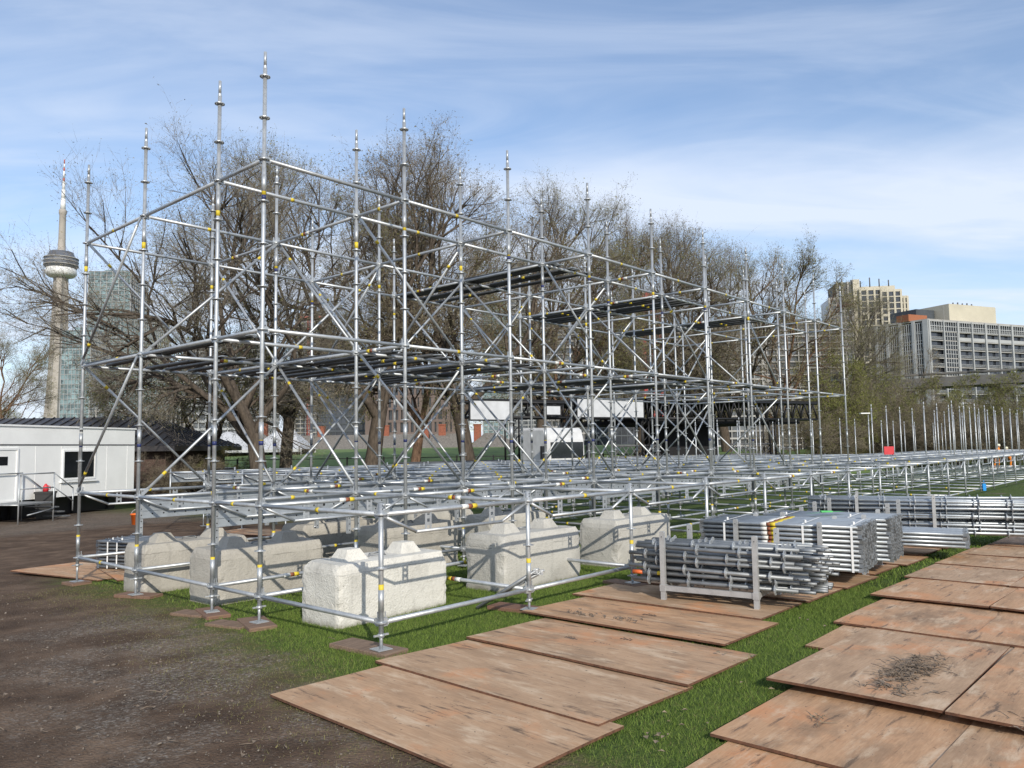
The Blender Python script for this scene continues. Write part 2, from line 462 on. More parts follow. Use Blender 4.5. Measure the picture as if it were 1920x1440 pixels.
def ground_mat():
    t = NT('ground'); p = t.pos()
    q = t.mapping(p, (1, 1, 1), (0, 0, 0), (-OX, -OY, 0))
    rotn = t.n.new('ShaderNodeVectorRotate'); rotn.rotation_type = 'Z_AXIS'
    t.l.new(q, rotn.inputs['Vector']); rotn.inputs['Angle'].default_value = -TH
    s = t.sep(rotn.outputs[0]); U, V = s[0], s[1]
    ub = t.mr(V, -2.6, 2.2, -1.15, -0.25, False)
    nb = t.noise(p, 1.1, 6, 0.6); nf = t.noise(p, 7.0, 5, 0.65)
    wob = t.math('ADD', t.math('MULTIPLY', t.math('SUBTRACT', nb, 0.5), 1.7), t.math('MULTIPLY', t.math('SUBTRACT', nf, 0.5), 1.5))
    d = t.math('ADD', t.math('SUBTRACT', U, ub), wob)
    gmask = t.math('MULTIPLY', t.mr(d, -0.7, 0.6), t.mr(t.math('ADD', d, t.math('MULTIPLY', t.noise(p, 38, 4, .7), 1.6)), .2, 1.2))
    # the yard beyond the tower is worn to earth
    vd = t.math('ADD', t.math('SUBTRACT', V, 6.0), t.math('MULTIPLY', wob, 1.2))
    yard = t.math('MULTIPLY', t.mr(vd, -0.4, 1.0), t.mr(t.math('ADD', U, wob), 7.0, 11.0, 1, 0))
    gmask = t.math('MULTIPLY', gmask, t.math('SUBTRACT', 1.0, yard))
    wear = t.noise(p, 0.45, 4, 0.6)
    gmask = t.math('MULTIPLY', gmask, t.math('SUBTRACT', 1.0, t.math('MULTIPLY', t.mr(wear, 0.60, 0.72), t.mr(U, 5.0, 8.0))))
    earth = t.ramp(t.noise(p, 1.6, 7, 0.62, 0.3), [(0.28, (0.046, 0.028, 0.0175)), (0.5, (0.098, 0.063, 0.041)), (0.72, (0.180, 0.122, 0.082))])
    earth = t.mix(t.mr(t.noise(p, 55, 4, 0.65), 0.55, 0.78, 0, 0.8), earth, (0.23, 0.17, 0.12))
    # stony patches
    gv = t.math('MULTIPLY', t.mr(t.noise(p, 0.9, 5, 0.6), 0.40, 0.58), t.math('MULTIPLY', t.mr(d, -2.6, -0.7), t.mr(V, 3.5, 1.0)))
    band = t.math('MULTIPLY', t.mr(t.math('ADD', V, t.math('MULTIPLY', wob, 1.4)), 16.0, 18.0), t.mr(U, 14.0, 9.0))
    gv = t.math('MAXIMUM', gv, band)
    stone = t.voronoi(p, 46.0, out=1)
    sc_ = t.n.new('ShaderNodeSeparateColor'); t.l.new(stone, sc_.inputs[0])
    stc = t.ramp(sc_.outputs[0], [(0.0, (0.075, 0.06, 0.048)), (0.6, (0.19, 0.165, 0.135)), (1.0, (0.36, 0.325, 0.28))])
    earth = t.mix(t.math('MULTIPLY', gv, t.mr(t.noise(p, 30, 4, .7), .38, .62, .05, .85)), earth, stc)
    gcol = t.ramp(t.noise(p, 9, 5, 0.65), [(0.3, (0.038, 0.060, 0.013)), (0.55, (0.072, 0.108, 0.023)), (0.8, (0.15, 0.150, 0.055))])
    moss = t.mr(d, 0.9, -0.1)
    gcol = t.mix(t.math('MULTIPLY', moss, 0.6), gcol, (0.105, 0.10, 0.030))
    c = t.mix(gmask, earth, gcol)
    t.set('Base Color', c); t.set('Roughness', 0.95); t.set('Specular IOR Level', 0.2)
    h = t.math('ADD', t.noise(p, 16, 6, 0.7), t.math('MULTIPLY', t.voronoi(p, 46.0), 0.5))
    t.bump(t.math('ADD', h, t.math('MULTIPLY', t.noise(p, 3.0, 5, .6), 1.5)), 0.7, 0.035)
    MAT['ground'] = t.m
ground_mat()

# ------------------------------------------------------------------ ground
def axis_pts(lo, hi):
    a = [lo, -1500, -600, -250, -120, -70, -45] + [-30 + 2.0 * i for i in range(9)] + [-12 + 0.6 * i for i in range(50)] + \
        [18 + 2.0 * i for i in range(12)] + [45, 60, 90, 140, 260, 600, 1500, hi]
    return a
gx = axis_pts(-4500, 4500)
gy = [-4500, -900, -200, -60, -20, -8, -3] + [0 + 0.5 * i for i in range(40)] + [20 + 1.5 * i for i in range(20)] + [52, 58, 66, 80, 110, 160, 260, 600, 1500, 4500]
gv, gf = [], []
for y in gy:
    for x in gx:
        n_ = mnoise.noise(Vector((x * 0.8, y * 0.8, 0))) * 0.02 + mnoise.noise(Vector((x * 0.2, y * 0.2, 3))) * 0.02
        near = 1.0 if abs(x) < 30 and -5 < y < 45 else 0.0
        uu, vv = toUV(x, y)
        flat = 1.0 - smooth(-1.6, -2.6, vv) * smooth(-2.5, -1.2, uu) * 0.9 if False else (0.12 if (vv < 7 and uu > -1.9) else 1.0)
        gv.append((x, y, ground_z(x, y) + n_ * near * flat))
nx = len(gx)
for j in range(len(gy) - 1):
    for i in range(nx - 1):
        gf.append((j * nx + i, j * nx + i + 1, (j + 1) * nx + i + 1, (j + 1) * nx + i))
tag(obj('ground', mesh_np('ground', gv, gf, MAT['ground'], 4, True)), kind='structure')

# lawn bank beyond the site
lb = MB()
prof = [(50, -0.62), (58, 0.3), (70, 1.15), (90, 1.85), (112, 2.05), (150, 2.1), (170, -0.6)]
xs = [-48 + 3.0 * i for i in range(28)]
vs = []
for yv, zv in prof:
    for x in xs:
        e = smooth(-48, -38, x) * (1 - smooth(22, 33, x))
        vs.append((x, yv, -0.62 + (zv + 0.62) * e + mnoise.noise(Vector((x * 0.15, yv * 0.1, 0))) * 0.12 * e))
fs = [(j * 28 + i, j * 28 + i + 1, (j + 1) * 28 + i + 1, (j + 1) * 28 + i) for j in range(len(prof) - 1) for i in range(27)]
lb.add(vs, fs, 0, True)
tag(lb.build('lawn', MAT['lawn']), kind='structure')

# ------------------------------------------------------------------ scaffold components (shared meshes)
RT = 0.0242
def rosette_geo(b, z, n=16, mat=0):
    ri, r0, r1, t = 0.024, 0.046, 0.062, 0.0045
    # outer rim
    vs = []
    for rr, zz in ((r0, -t), (r1, -t), (r1, t), (r0, t)):
        for k in range(n):
            a = 2 * math.pi * k / n
            vs.append((rr * math.cos(a), rr * math.sin(a), z + zz))
    fs = [(i * n + k, i * n + (k + 1) % n, ((i + 1) % 4) * n + (k + 1) % n, ((i + 1) % 4) * n + k) for i in range(4) for k in range(n)]
    b.add(vs, fs, mat)
    b.lathe([(ri, -0.012), (0.031, -0.012), (0.031, 0.012), (ri, 0.012)], 10, (0, 0, z), mat)
    for k in range(8):
        a = 2 * math.pi * (k + 0.5) / 8
        w = 0.0095
        c_, s_ = math.cos(a), math.sin(a)
        b.box((0.038 * c_, 0.038 * s_, z), (0.020, w * 2, 2 * t), mat, rz=a)
rb = MB(); rosette_geo(rb, 0.0)
ME_ROSETTE = rb.mesh('rosette', MAT['galv'])

def standard_mesh(name, zb, zt, rings, spigot, sleeves, n=12, join=False):
    b = MB()
    top = zt - (0.20 if spigot else 0.0)
    b.tube((0, 0, zb), (0, 0, top), RT, n)
    if spigot:
        b.lathe([(RT, top), (0.0185, top + 0.035)], n)
        b.tube((0, 0, top + 0.035), (0, 0, zt), 0.0185, n)
        b.box((0.0, -0.018, top + 0.11), (0.008, 0.004, 0.008), 1)
    else:
        b.lathe([(RT, zt + 0.001), (0.017, zt + 0.001), (0.017, zt - 0.03)], n, mat=1)
        for zz in (zt - 0.03, zt - 0.06): b.box((0.0, -RT, zz), (0.010, 0.003, 0.010), 1)
    for z in sleeves: b.tube((0, 0, z - 0.10), (0, 0, z + 0.10), 0.0272, n)
    if join:
        for z in rings: b.lathe([(0.024, -0.005), (0.062, -0.005), (0.062, 0.005), (0.024, 0.005)], 8, (0, 0, z), sm=False)
    return b.mesh(name, [MAT['galv'], MAT['hole_dark']])
RINGS_T = [ZD + 0.5 * k for k in range(-2, 11)]
RINGS_S = [ZD + 0.5 * k for k in range(-2, 1)]
RINGS_M = [ZD + 0.5 * k for k in range(-2, 5)]
ZB = ZD - 1.10
ME_ST_TALL = standard_mesh('standard_tall', ZB, ZD + 5.30, RINGS_T, True, [ZD - 0.78, ZD + 0.84, ZD + 3.72])
ME_ST_TALL_F = standard_mesh('standard_tall_far', ZB, ZD + 5.30, RINGS_T, True, [ZD + 0.84], 8, True)
ME_ST_SHORT = standard_mesh('standard_short', ZB, ZD + 0.11, RINGS_S, False, [ZD - 0.80])
ME_ST_SHORT_F = standard_mesh('standard_short_far', ZB, ZD + 0.11, RINGS_S, False, [], 8, True)
ME_ST_MID = standard_mesh('standard_mid', ZB, ZD + 2.30, RINGS_M, True, [], 8, True)
ME_ST_MID2 = standard_mesh('standard_mid_low', ZB, ZD + 1.80, RINGS_M[:-1], True, [], 8, True)
def jack_mesh(drop):
    b = MB()
    b.tube((0, 0, 0.008), (0, 0, drop), 0.0165, 8)
    b.box((0, 0, 0.004), (0.155, 0.155, 0.008))
    b.lathe([(0.017, 0), (0.032, 0), (0.034, 0.03), (0.017, 0.035)], 8, (0, 0, drop - 0.055))
    b.box((0.045, 0, drop - 0.035), (0.07, 0.018, 0.016)); b.box((-0.045, 0, drop - 0.035), (0.07, 0.018, 0.016))
    return b.mesh('base_jack', MAT['galv'])

def head_geo(b, x, s):
    b.box((x + s * 0.040, 0, 0.0), (0.050, 0.034, 0.075)); b.box((x + s * 0.066, 0, 0), (0.02, 0.044, 0.052))
    b.box((x + s * 0.050, 0, 0.030), (0.012, 0.008, 0.125))
def ledger_mesh(ln, tapes=False, far=False, drop=0.0, plates=True):
    b = MB(); n = 6 if far else 10
    b.tube((0.06, 0, 0), (ln - 0.06, 0, 0), RT, n)
    if not far: head_geo(b, 0, 1); head_geo(b, ln, -1)
    if drop:
        a = 0.44
        b.tube((0.05, 0, -0.028), (a, 0, -drop), 0.017, n); b.tube((ln - 0.05, 0, -0.028), (ln - a, 0, -drop), 0.017, n)
        b.tube((a - 0.01, 0, -drop), (ln - a + 0.01, 0, -drop), 0.017, n)
        if plates: plate_geo(b, a + 0.16, drop); plate_geo(b, ln - a - 0.16, drop)
    if tapes:
        b.tube((ln * .5 - .05, 0, 0), (ln * .5 + .01, 0, 0), RT + 0.0015, n, mat=1)
    return b.mesh('ledger_%d' % int(ln * 100), [MAT['galv'], MAT['tape_yellow']])
def plate_geo(b, x, drop):
    w, t = 0.085, 0.006
    for s in (-1, 1): b.box((x + s * (w / 2 - 0.012), 0, -drop / 2), (0.024, t, drop))
    for k in range(4): b.box((x, 0, -drop * (k + 0.0) / 3), (w - 0.048, t, 0.034))
pb = MB(); plate_geo(pb, 0, 0.2)
ME_PLATE = pb.mesh('spacer_plate', MAT['galv'])
ME_LED = {ln: ledger_mesh(ln) for ln in (2.13, 1.065)}
ME_LED_F = {ln: ledger_mesh(ln, True, True) for ln in (2.13, 1.065)}
ME_TRUSS = ledger_mesh(2.13, drop=0.2, plates=False)
ME_TRUSS_F = ledger_mesh(2.13, True, True, 0.2)
def band_mesh(name, segs, r):
    b = MB(); x = 0
    for w, k in segs:
        b.tube((x, 0, 0), (x + w, 0, 0), r, 10, mat=k); x += w
    return b.mesh(name, [MAT['tape_yellow'], MAT['tape_white'], MAT['tape_brown']])
ME_BAND_Y = band_mesh('yellow_tape', [(0.055, 0)], RT + 0.0018)
ME_BAND_C = band_mesh('colour_tape', [(0.09, 1), (0.06, 2), (0.07, 0)], RT + 0.0018)
def sticker_mesh(segs):
    b = MB(); z = 0
    for w, k in segs:
        b.lathe([(RT + 0.0012, z), (RT + 0.0018, z), (RT + 0.0018, z + w), (RT + 0.0012, z + w)], 12, mat=k); z += w
    return b.mesh('label_sticker', [MAT['tape_yellow'], MAT['tape_white'], MAT['sticker_blue']])
ME_STICK1 = sticker_mesh([(0.05, 2), (0.12, 0), (0.06, 1)])
ME_STICK2 = sticker_mesh([(0.09, 0)])
def brace_mesh(ln):
    b = MB()
    b.tube((0.10, 0, 0), (ln - 0.10, 0, 0), 0.0205, 10)
    for x, s in ((0.05, 1), (ln - 0.05, -1)): b.box((x, 0, 0), (0.14, 0.012, 0.045))
    return b.mesh('diagonal_brace', MAT['galv'])
ME_BRACE = {2.13: brace_mesh(math.hypot(2.13, 2.0) - 0.12)}
ME_BTAPE = band_mesh('yellow_tape', [(0.06, 0)], 0.0225)

scaf = thing('scaffold', 'large galvanized ring-lock scaffold tower rising from a low platform grid of posts and ledgers', 'scaffolding', (OX, OY, 0), TH)
def depth(u, v): return OY + u * uy + v * ux
ledger_count = [0, 0]
far_mb = MB()
rng = random.Random(7)
ANG = {'u': 0.0, 'v': math.pi / 2}
def put_ledger(u, v, z, d, ln, tape=True):
    near = depth(u, v) < 21
    if ledger_count[0] >= 292 or (not near and depth(u, v) > 33):
        e = (u + ln, v) if d == 'u' else (u, v + ln)
        far_mb.tube((u, v, z), (e[0], e[1], z), RT, 6); return
    ledger_count[0] += 1
    o = obj('ledger', (ME_LED if near else ME_LED_F)[ln], scaf, (u, v, z), ANG[d])
    if near and tape and rng.random() < 0.5:
        kind = rng.random() < 0.55
        t = obj('tape_band', ME_BAND_Y if kind else ME_BAND_C, o, (ln * (0.5 + rng.uniform(-0.06, 0.06)), 0, 0))
    return o
def put_truss(u, v, z=ZD):
    near = depth(u, v) < 19
    o = obj('truss_ledger', ME_TRUSS if near else ME_TRUSS_F, scaf, (u, v, z))
    if near:
        for x in (0.60, L - 0.60): obj('spacer_plate', ME_PLATE, o, (x, 0, 0))
        obj('tape_band', ME_BAND_Y if rng.random() < 0.45 else ME_BAND_C, o, (L * 0.5, 0, 0))
def put_standard(u, v, kind):
    dp = depth(u, v)
    near = dp < 19
    me, rings = {'tall': (ME_ST_TALL if near else ME_ST_TALL_F, RINGS_T), 'short': (ME_ST_SHORT if near else ME_ST_SHORT_F, RINGS_S),
                 'mid': (ME_ST_MID, []), 'midlow': (ME_ST_MID2, [])}[kind]
    o = obj('standard', me, scaf, (u, v, 0))
    if near:
        for z in rings: obj('rosette', ME_ROSETTE, o, (0, 0, z))
        if kind == 'tall':
            obj('label_sticker', ME_STICK1, o, (0, 0, ZD + 0.70 + rng.uniform(-.03, .03)))
            obj('label_sticker', ME_STICK2 if rng.random() < .5 else ME_STICK1, o, (0, 0, ZD + 3.55 + rng.uniform(-.03, .03)))
        obj('label_sticker', ME_STICK2, o, (0, 0, ZD - 0.74))
    w = UV(u, v); g = ground_z(w.x, w.y)
    brd = 0.045
    if dp < 24:
        drop = ZB - (g + brd)
        j = obj('base_jack', jack_mesh(max(drop, 0.03) + 0.02), scaf, (u, v, g + brd), rng.uniform(-.3, .3))
    return o
# main block of the platform and tower
for i in range(10):
    for j, v in enumerate(VROW):
        put_standard(i * L, v, 'short' if j == 0 else 'tall')
for z in (ZD + 4.0, ZD + 2.0):
    for j in (1, 2, 3, 4):
        for i in range(9): put_ledger(i * L, VROW[j], z, 'u', 2.13)
    for i in range(10):
        put_ledger(i * L, VROW[1], z, 'v', 1.065); put_ledger(i * L, VROW[2], z, 'v', 2.13); put_ledger(i * L, VROW[3], z, 'v', 2.13)
for j in range(5):
    for i in range(9): put_truss(i * L, VROW[j])
for zz in (ZD, ZD - 1.0):
    for i in range(10):
        put_ledger(i * L, VROW[0], zz, 'v', 2.13); put_ledger(i * L, VROW[1], zz, 'v', 1.065)
        put_ledger(i * L, VROW[2], zz, 'v', 2.13); put_ledger(i * L, VROW[3], zz, 'v', 2.13)
for j in range(5):
    for i in range(9): put_ledger(i * L, VROW[j], ZD - 1.0, 'u', 2.13)
# right wing: low grid, standards of the next tower already up
for i in range(10, 26):
    for j, v in enumerate(VROW):
        k = 'short'
        if i >= 15 and j in (1, 2, 3): k = 'mid'
        if i >= 16 and j == 4: k = 'midlow'
        put_standard(i * L, v, k)
        if i < 25: pass
        put_truss((i - 1) * L, v)
    for zz in (ZD, ZD - 1.0):
        for j in range(4): put_ledger(i * L, VROW[j], zz, 'v', 1.065 if j == 1 else 2.13, False)
    for j in range(5): put_ledger((i - 1) * L, VROW[j], ZD - 1.0, 'u', 2.13, False)
# back wing behind the tower
VB = [5.325 + 2.13 * k for k in range(1, 6)]
for k, v in enumerate(VB):
    for i in range(3, 18):
        put_standard(i * L, v, 'short' if not (i > 12 and k < 2) else 'midlow')
        if i < 17:
            put_truss(i * L, v); put_ledger(i * L, v, ZD - 1.0, 'u', 2.13, False)
        for zz in (ZD, ZD - 1.0): put_ledger(i * L, v - 2.13, zz, 'v', 2.13, False)
tag(far_mb.build('far_ledgers', MAT['galv'], scaf), kind='stuff')

# perforated deck beams hung between the rows
def beam_mesh(holes):
    b = MB(); w = L - 0.12
    for z0, z1, y in ((-0.05, 0.0, 0.030), (-0.155, -0.05, 0.022), (-0.17, -0.155, 0.034), (-0.255, -0.17, 0.022), (-0.275, -0.255, 0.034)):
        b.box((L / 2, 0, (z0 + z1) / 2), (w, 2 * y, z1 - z0))
    b.prism([(-0.03, 0.0), (0.03, 0.0), (0.0, 0.03)], 0.07, L - 0.07, axis='x')
    if holes:
        for k in range(12):
            x = 0.18 + k * (L - 0.36) / 11
            for s in (-1, 1):
                b.tube((x, s * 0.020, -0.10), (x, s * 0.0232, -0.10), 0.020 if k % 2 else 0.012, 8, mat=1, sm=False)
                b.tube((x + 0.05, s * 0.020, -0.215), (x + 0.05, s * 0.0232, -0.215), 0.012, 8, mat=1, sm=False)
    return b.mesh('deck_beam', [MAT['galv_beam'], MAT['hole_dark']])
ME_BEAM, ME_BEAM_F = beam_mesh(True), beam_mesh(False)
def hanger_mesh():
    b = MB()
    for s in (-1, 1): b.box((0.0, s * 0.022, -0.26), (0.05, 0.005, 0.54))
    b.box((0.022, 0, -0.26), (0.005, 0.04, 0.54))
    for k in range(6): b.tube((0.0, 0.0235, -0.06 - k * 0.085), (0.0, 0.0262, -0.06 - k * 0.085), 0.009, 6, mat=1); b.tube((0.0, -0.0235, -0.06 - k * 0.085), (0.0, -0.0262, -0.06 - k * 0.085), 0.009, 6, mat=1)
    b.tube((-0.05, 0, -0.50), (0.02, 0, -0.50), 0.012, 8)
    return b.mesh('hanger', [MAT['galv'], MAT['hole_dark']])
ME_HANG = hanger_mesh()
def put_beam(u, v, dz=0.0):
    near = depth(u, v) < 24
    o = obj('deck_beam', ME_BEAM if near else ME_BEAM_F, scaf, (u, v, ZD - 0.03 + dz))
    if near:
        obj('hanger', ME_HANG, o, (0.075, 0, 0.0)); obj('hanger', ME_HANG, o, (L - 0.075, 0, 0.0), math.pi)
for i in range(0, 9):
    put_beam(i * L, VROW[2] + 0.075); put_beam(i * L, VROW[3] + 0.075)
for i in range(1, 9):
    put_beam(i * L, VROW[2] + 1.065); put_beam(i * L, VROW[3] + 1.065); put_beam(i * L, VROW[4] + 0.075)
    if i > 2: put_beam(i * L, VROW[1] + 0.075)
for k, v in enumerate(VB):
    for i in range(3, 13):
        put_beam(i * L, v + 0.075)
        if i > 3: put_beam(i * L, v - 1.065)

# diagonal braces
def put_brace(a, b):
    a, b = Vector(a), Vector(b); d = (b - a); ln = d.length; d.normalize()
    o = obj('diagonal_brace', ME_BRACE[2.13], scaf, a + d * 0.06)
    o.rotation_euler = d.to_track_quat('X', 'Z').to_euler()
    if depth(a.x, a.y) < 22:
        obj('tape_band', ME_BTAPE, o, (0.38 if rng.random() < .6 else ln - 0.55, 0, 0))
H = {0: ZD, 2: ZD + 2.0, 4: ZD + 4.0}
OFS = 0.045
def bu(i, j, h0, h1, off=-OFS): put_brace((i * L, VROW[j] + off, H[h0]), ((i + 1) * L, VROW[j] + off, H[h1]))
def bv(i, j0, j1, h0, h1, off=OFS): put_brace((i * L + off, VROW[j0], H[h0]), (i * L + off, VROW[j1], H[h1]))
for i in range(0, 8):                       # third row climbs to the right
    bu(i, 3, 0, 2); bu(i, 3, 2, 4)
for i in (1, 3, 5, 7):                      # second row falls to the right
    bu(i, 2, 4, 2); bu(i, 2, 2, 0)
for i in (0, 2, 4, 6):
    bu(i, 4, 4, 2); bu(i, 4, 2, 0)
bv(0, 3, 4, 4, 2, -OFS); bv(0, 3, 4, 2, 0, -OFS)
for i in range(1, 9):
    if i % 2:
        for h in ((4, 2), (2, 0)): bv(i, 4, 3, *h); bv(i, 3, 2, *h)
    else:
        for h in ((4, 2), (2, 0)): bv(i, 2, 3, *h); bv(i, 3, 4, *h); bv(i, 4, 3, *h, -OFS)
# a loose brace clipped low on the second front post, and one lying out behind it
lb1 = thing('loose_brace', 'loose grey brace propped across the lowest ledger at the second front post', 'brace')
bb = MB()
p1, p0 = UV(L + 0.04, -2.13 - 0.07, 0.50), UV(L - 0.20, -1.50, 0.04)
bb.tube(p0, p1, 0.021, 10); bb.tube(p0 + Vector((0.09, 0.05, 0.05)), p1 + Vector((0.06, 0.02, -0.02)), 0.021, 10)
bb.build('tube', MAT['galv_dull'], lb1)
eb = MB()
for q in (p1, p1 + Vector((0.06, 0.02, -0.02))): eb.box(q, (0.05, 0.02, 0.06)); eb.tube(q - Vector((0.03, 0, 0)), q + Vector((0.04, 0.0, 0.02)), 0.012, 8)
eb.build('end_fitting', MAT['galv'], lb1)

# loose ledgers laid over the ledgers of the tower
ME_LOOSE = {}
def loose_mesh(ln, tp=True):
    key = (ln, tp)
    if key in ME_LOOSE: return ME_LOOSE[key]
    b = MB()
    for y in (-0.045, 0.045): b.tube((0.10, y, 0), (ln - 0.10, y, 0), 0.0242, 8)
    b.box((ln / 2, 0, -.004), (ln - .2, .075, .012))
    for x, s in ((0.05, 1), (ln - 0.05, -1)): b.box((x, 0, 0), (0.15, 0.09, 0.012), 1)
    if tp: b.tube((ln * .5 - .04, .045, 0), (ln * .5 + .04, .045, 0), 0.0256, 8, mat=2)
    ME_LOOSE[key] = b.mesh('loose_ledger', [MAT['steel_shaded'], MAT['galv'], MAT['tape_yellow']])
    return ME_LOOSE[key]
lcount = {}
def loose(u, v0, h, ln, label, group, skew=0.0, dz=0.0):
    half = 'far half' if v0 > 2 else 'near half'
    k_ = lcount[(label, half)] = lcount.get((label, half), -1) + 1
    label = label + ', ' + half + ', %s from the left' % (ORD + ['fifteenth', 'sixteenth', 'seventeenth', 'eighteenth'])[k_]
    w = UV(u, v0, ZD + h + 0.05 + dz)
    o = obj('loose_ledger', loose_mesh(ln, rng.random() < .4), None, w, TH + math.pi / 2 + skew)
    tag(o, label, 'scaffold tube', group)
G1 = ('dark loose twin tube across the middle level, near bays', 'loose tubes on the middle level, near bays')
for u in (0.20, 0.36, 1.15, 1.45, 1.75, 2.4, 2.65, 2.95, 3.25, 3.6, 3.95, 4.5, 4.8, 5.1, 5.45, 5.8, 6.15):
    loose(u, 3.02 + rng.uniform(-.12, .05), 2.0, 2.50, *G1, skew=rng.uniform(-.03, .03))
for u in (0.32, 2.35, 2.7, 3.05, 3.45, 3.8, 4.45, 4.8, 5.2, 5.6, 6.0):
    loose(u, 0.85 + rng.uniform(-.15, .05), 2.0, 2.50, *G1, skew=rng.uniform(-.04, .04))
G2 = ('dark loose twin tube across the top level, fourth bay', 'loose tubes on the top level, fourth bay')
for u in (6.53, 6.67, 6.82, 7.2, 7.34, 7.75): 
    loose(u, 0.95, 4.0, 2.50, *G2, skew=rng.uniform(-.012, .012)); loose(u + 0.02, 3.02, 4.0, 2.50, *G2, skew=rng.uniform(-.012, .012))
G3 = ('loose twin tube across the middle level, far bays', 'loose tubes on the middle level, far bays')
for u in (8.75, 9.05, 9.35, 9.65, 9.95, 10.85, 11.15, 11.45, 11.8, 12.15):
    loose(u, 0.95 + rng.uniform(-.1, .05), 2.0, 2.50, *G3, skew=rng.uniform(-.03, .03)); loose(u, 3.05, 2.0, 2.50, *G3, skew=rng.uniform(-.03, .03))
G4 = ('loose twin tube across the top level, far bays', 'loose tubes on the top level, far bays')
for u in (10.95, 11.2, 11.45, 11.75, 12.0, 12.3, 15.3, 15.6, 15.9, 16.2):
    loose(u, 0.98, 4.0, 2.50, *G4, skew=rng.uniform(-.02, .02)); loose(u, 3.05, 4.0, 2.50, *G4, skew=rng.uniform(-.02, .02))
for k, (u, z) in enumerate(((9.2, 2.0), (10.1, 2.0), (12.6, 2.0), (13.3, 2.0))):   # lying lengthwise on the transoms
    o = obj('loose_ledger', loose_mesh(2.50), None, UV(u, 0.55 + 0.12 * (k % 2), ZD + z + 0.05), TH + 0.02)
    tag(o, '%s loose tube from the left lying lengthwise along the front walkway' % ORD[k], 'scaffold tube', 'lengthwise loose tubes')

# ------------------------------------------------------------------ sole boards under the jacks
def sole(u, v, rz, lx, ly, z, label, th=0.045):
    w = UV(u, v); g = ground_z(w.x, w.y)
    b = MB(); b.box((0, 0, th / 2), (lx, ly, th))
    o = b.build('sole_board', MAT['sole_wood'], None, (w.x, w.y, g + z), TH + rz)
    tag(o, label, 'board', 'timber boards under the posts')
    bev = o.modifiers.new('bevel', 'BEVEL'); bev.width = 0.006; bev.segments = 1
sole(0.02, 0.22 - 2.13, 0.08, 0.30, 0.78, -0.001, 'wide dark brown board under the nearest corner post')
sole(0.0, 0.05, -0.3, 0.30, 0.62, -0.001, 'reddish board under the tallest post, beside the white block')
sole(-0.18, 0.30, 0.25, 0.24, 0.55, -0.006, 'short grey-brown board lying askew left of the tallest post', 0.035)
sole(0.02, 1.08, -0.25, 0.28, 0.60, -0.001, 'pale board under the second post of the tower end')
sole(-0.12, 1.30, 0.3, 0.24, 0.5, -0.006, 'loose short board left of the second post of the tower end', 0.035)
sole(0.05, 3.22, 0.4, 0.26, 0.62, -0.001, 'mossy board under the third post of the tower end')
sole(0.0, 5.325, 0.1, 0.30, 0.36, -0.001, 'small reddish square board under the leftmost post')
sole(0.75, 4.62, 1.0, 0.5, 0.10, 0.0, 'short timber stub on the grass left of the leftmost block', 0.09)
sole(L + 0.05, -1.95, 0.15, 0.28, 0.75, -0.001, 'board under the second post of the front row')
for i in range(2, 9):
    sole(i * L, -2.13 + 0.12, rng.uniform(-.3, .3), 0.26, 0.6, -0.001, '%s sole board along the front row counting from the nearest corner' % ORD[i])
for i in range(1, 7):
    sole(i * L, 0.05, rng.uniform(-.3, .3), 0.26, 0.55, -0.001, '%s sole board along the first tall row counting from the left' % ORD[i])

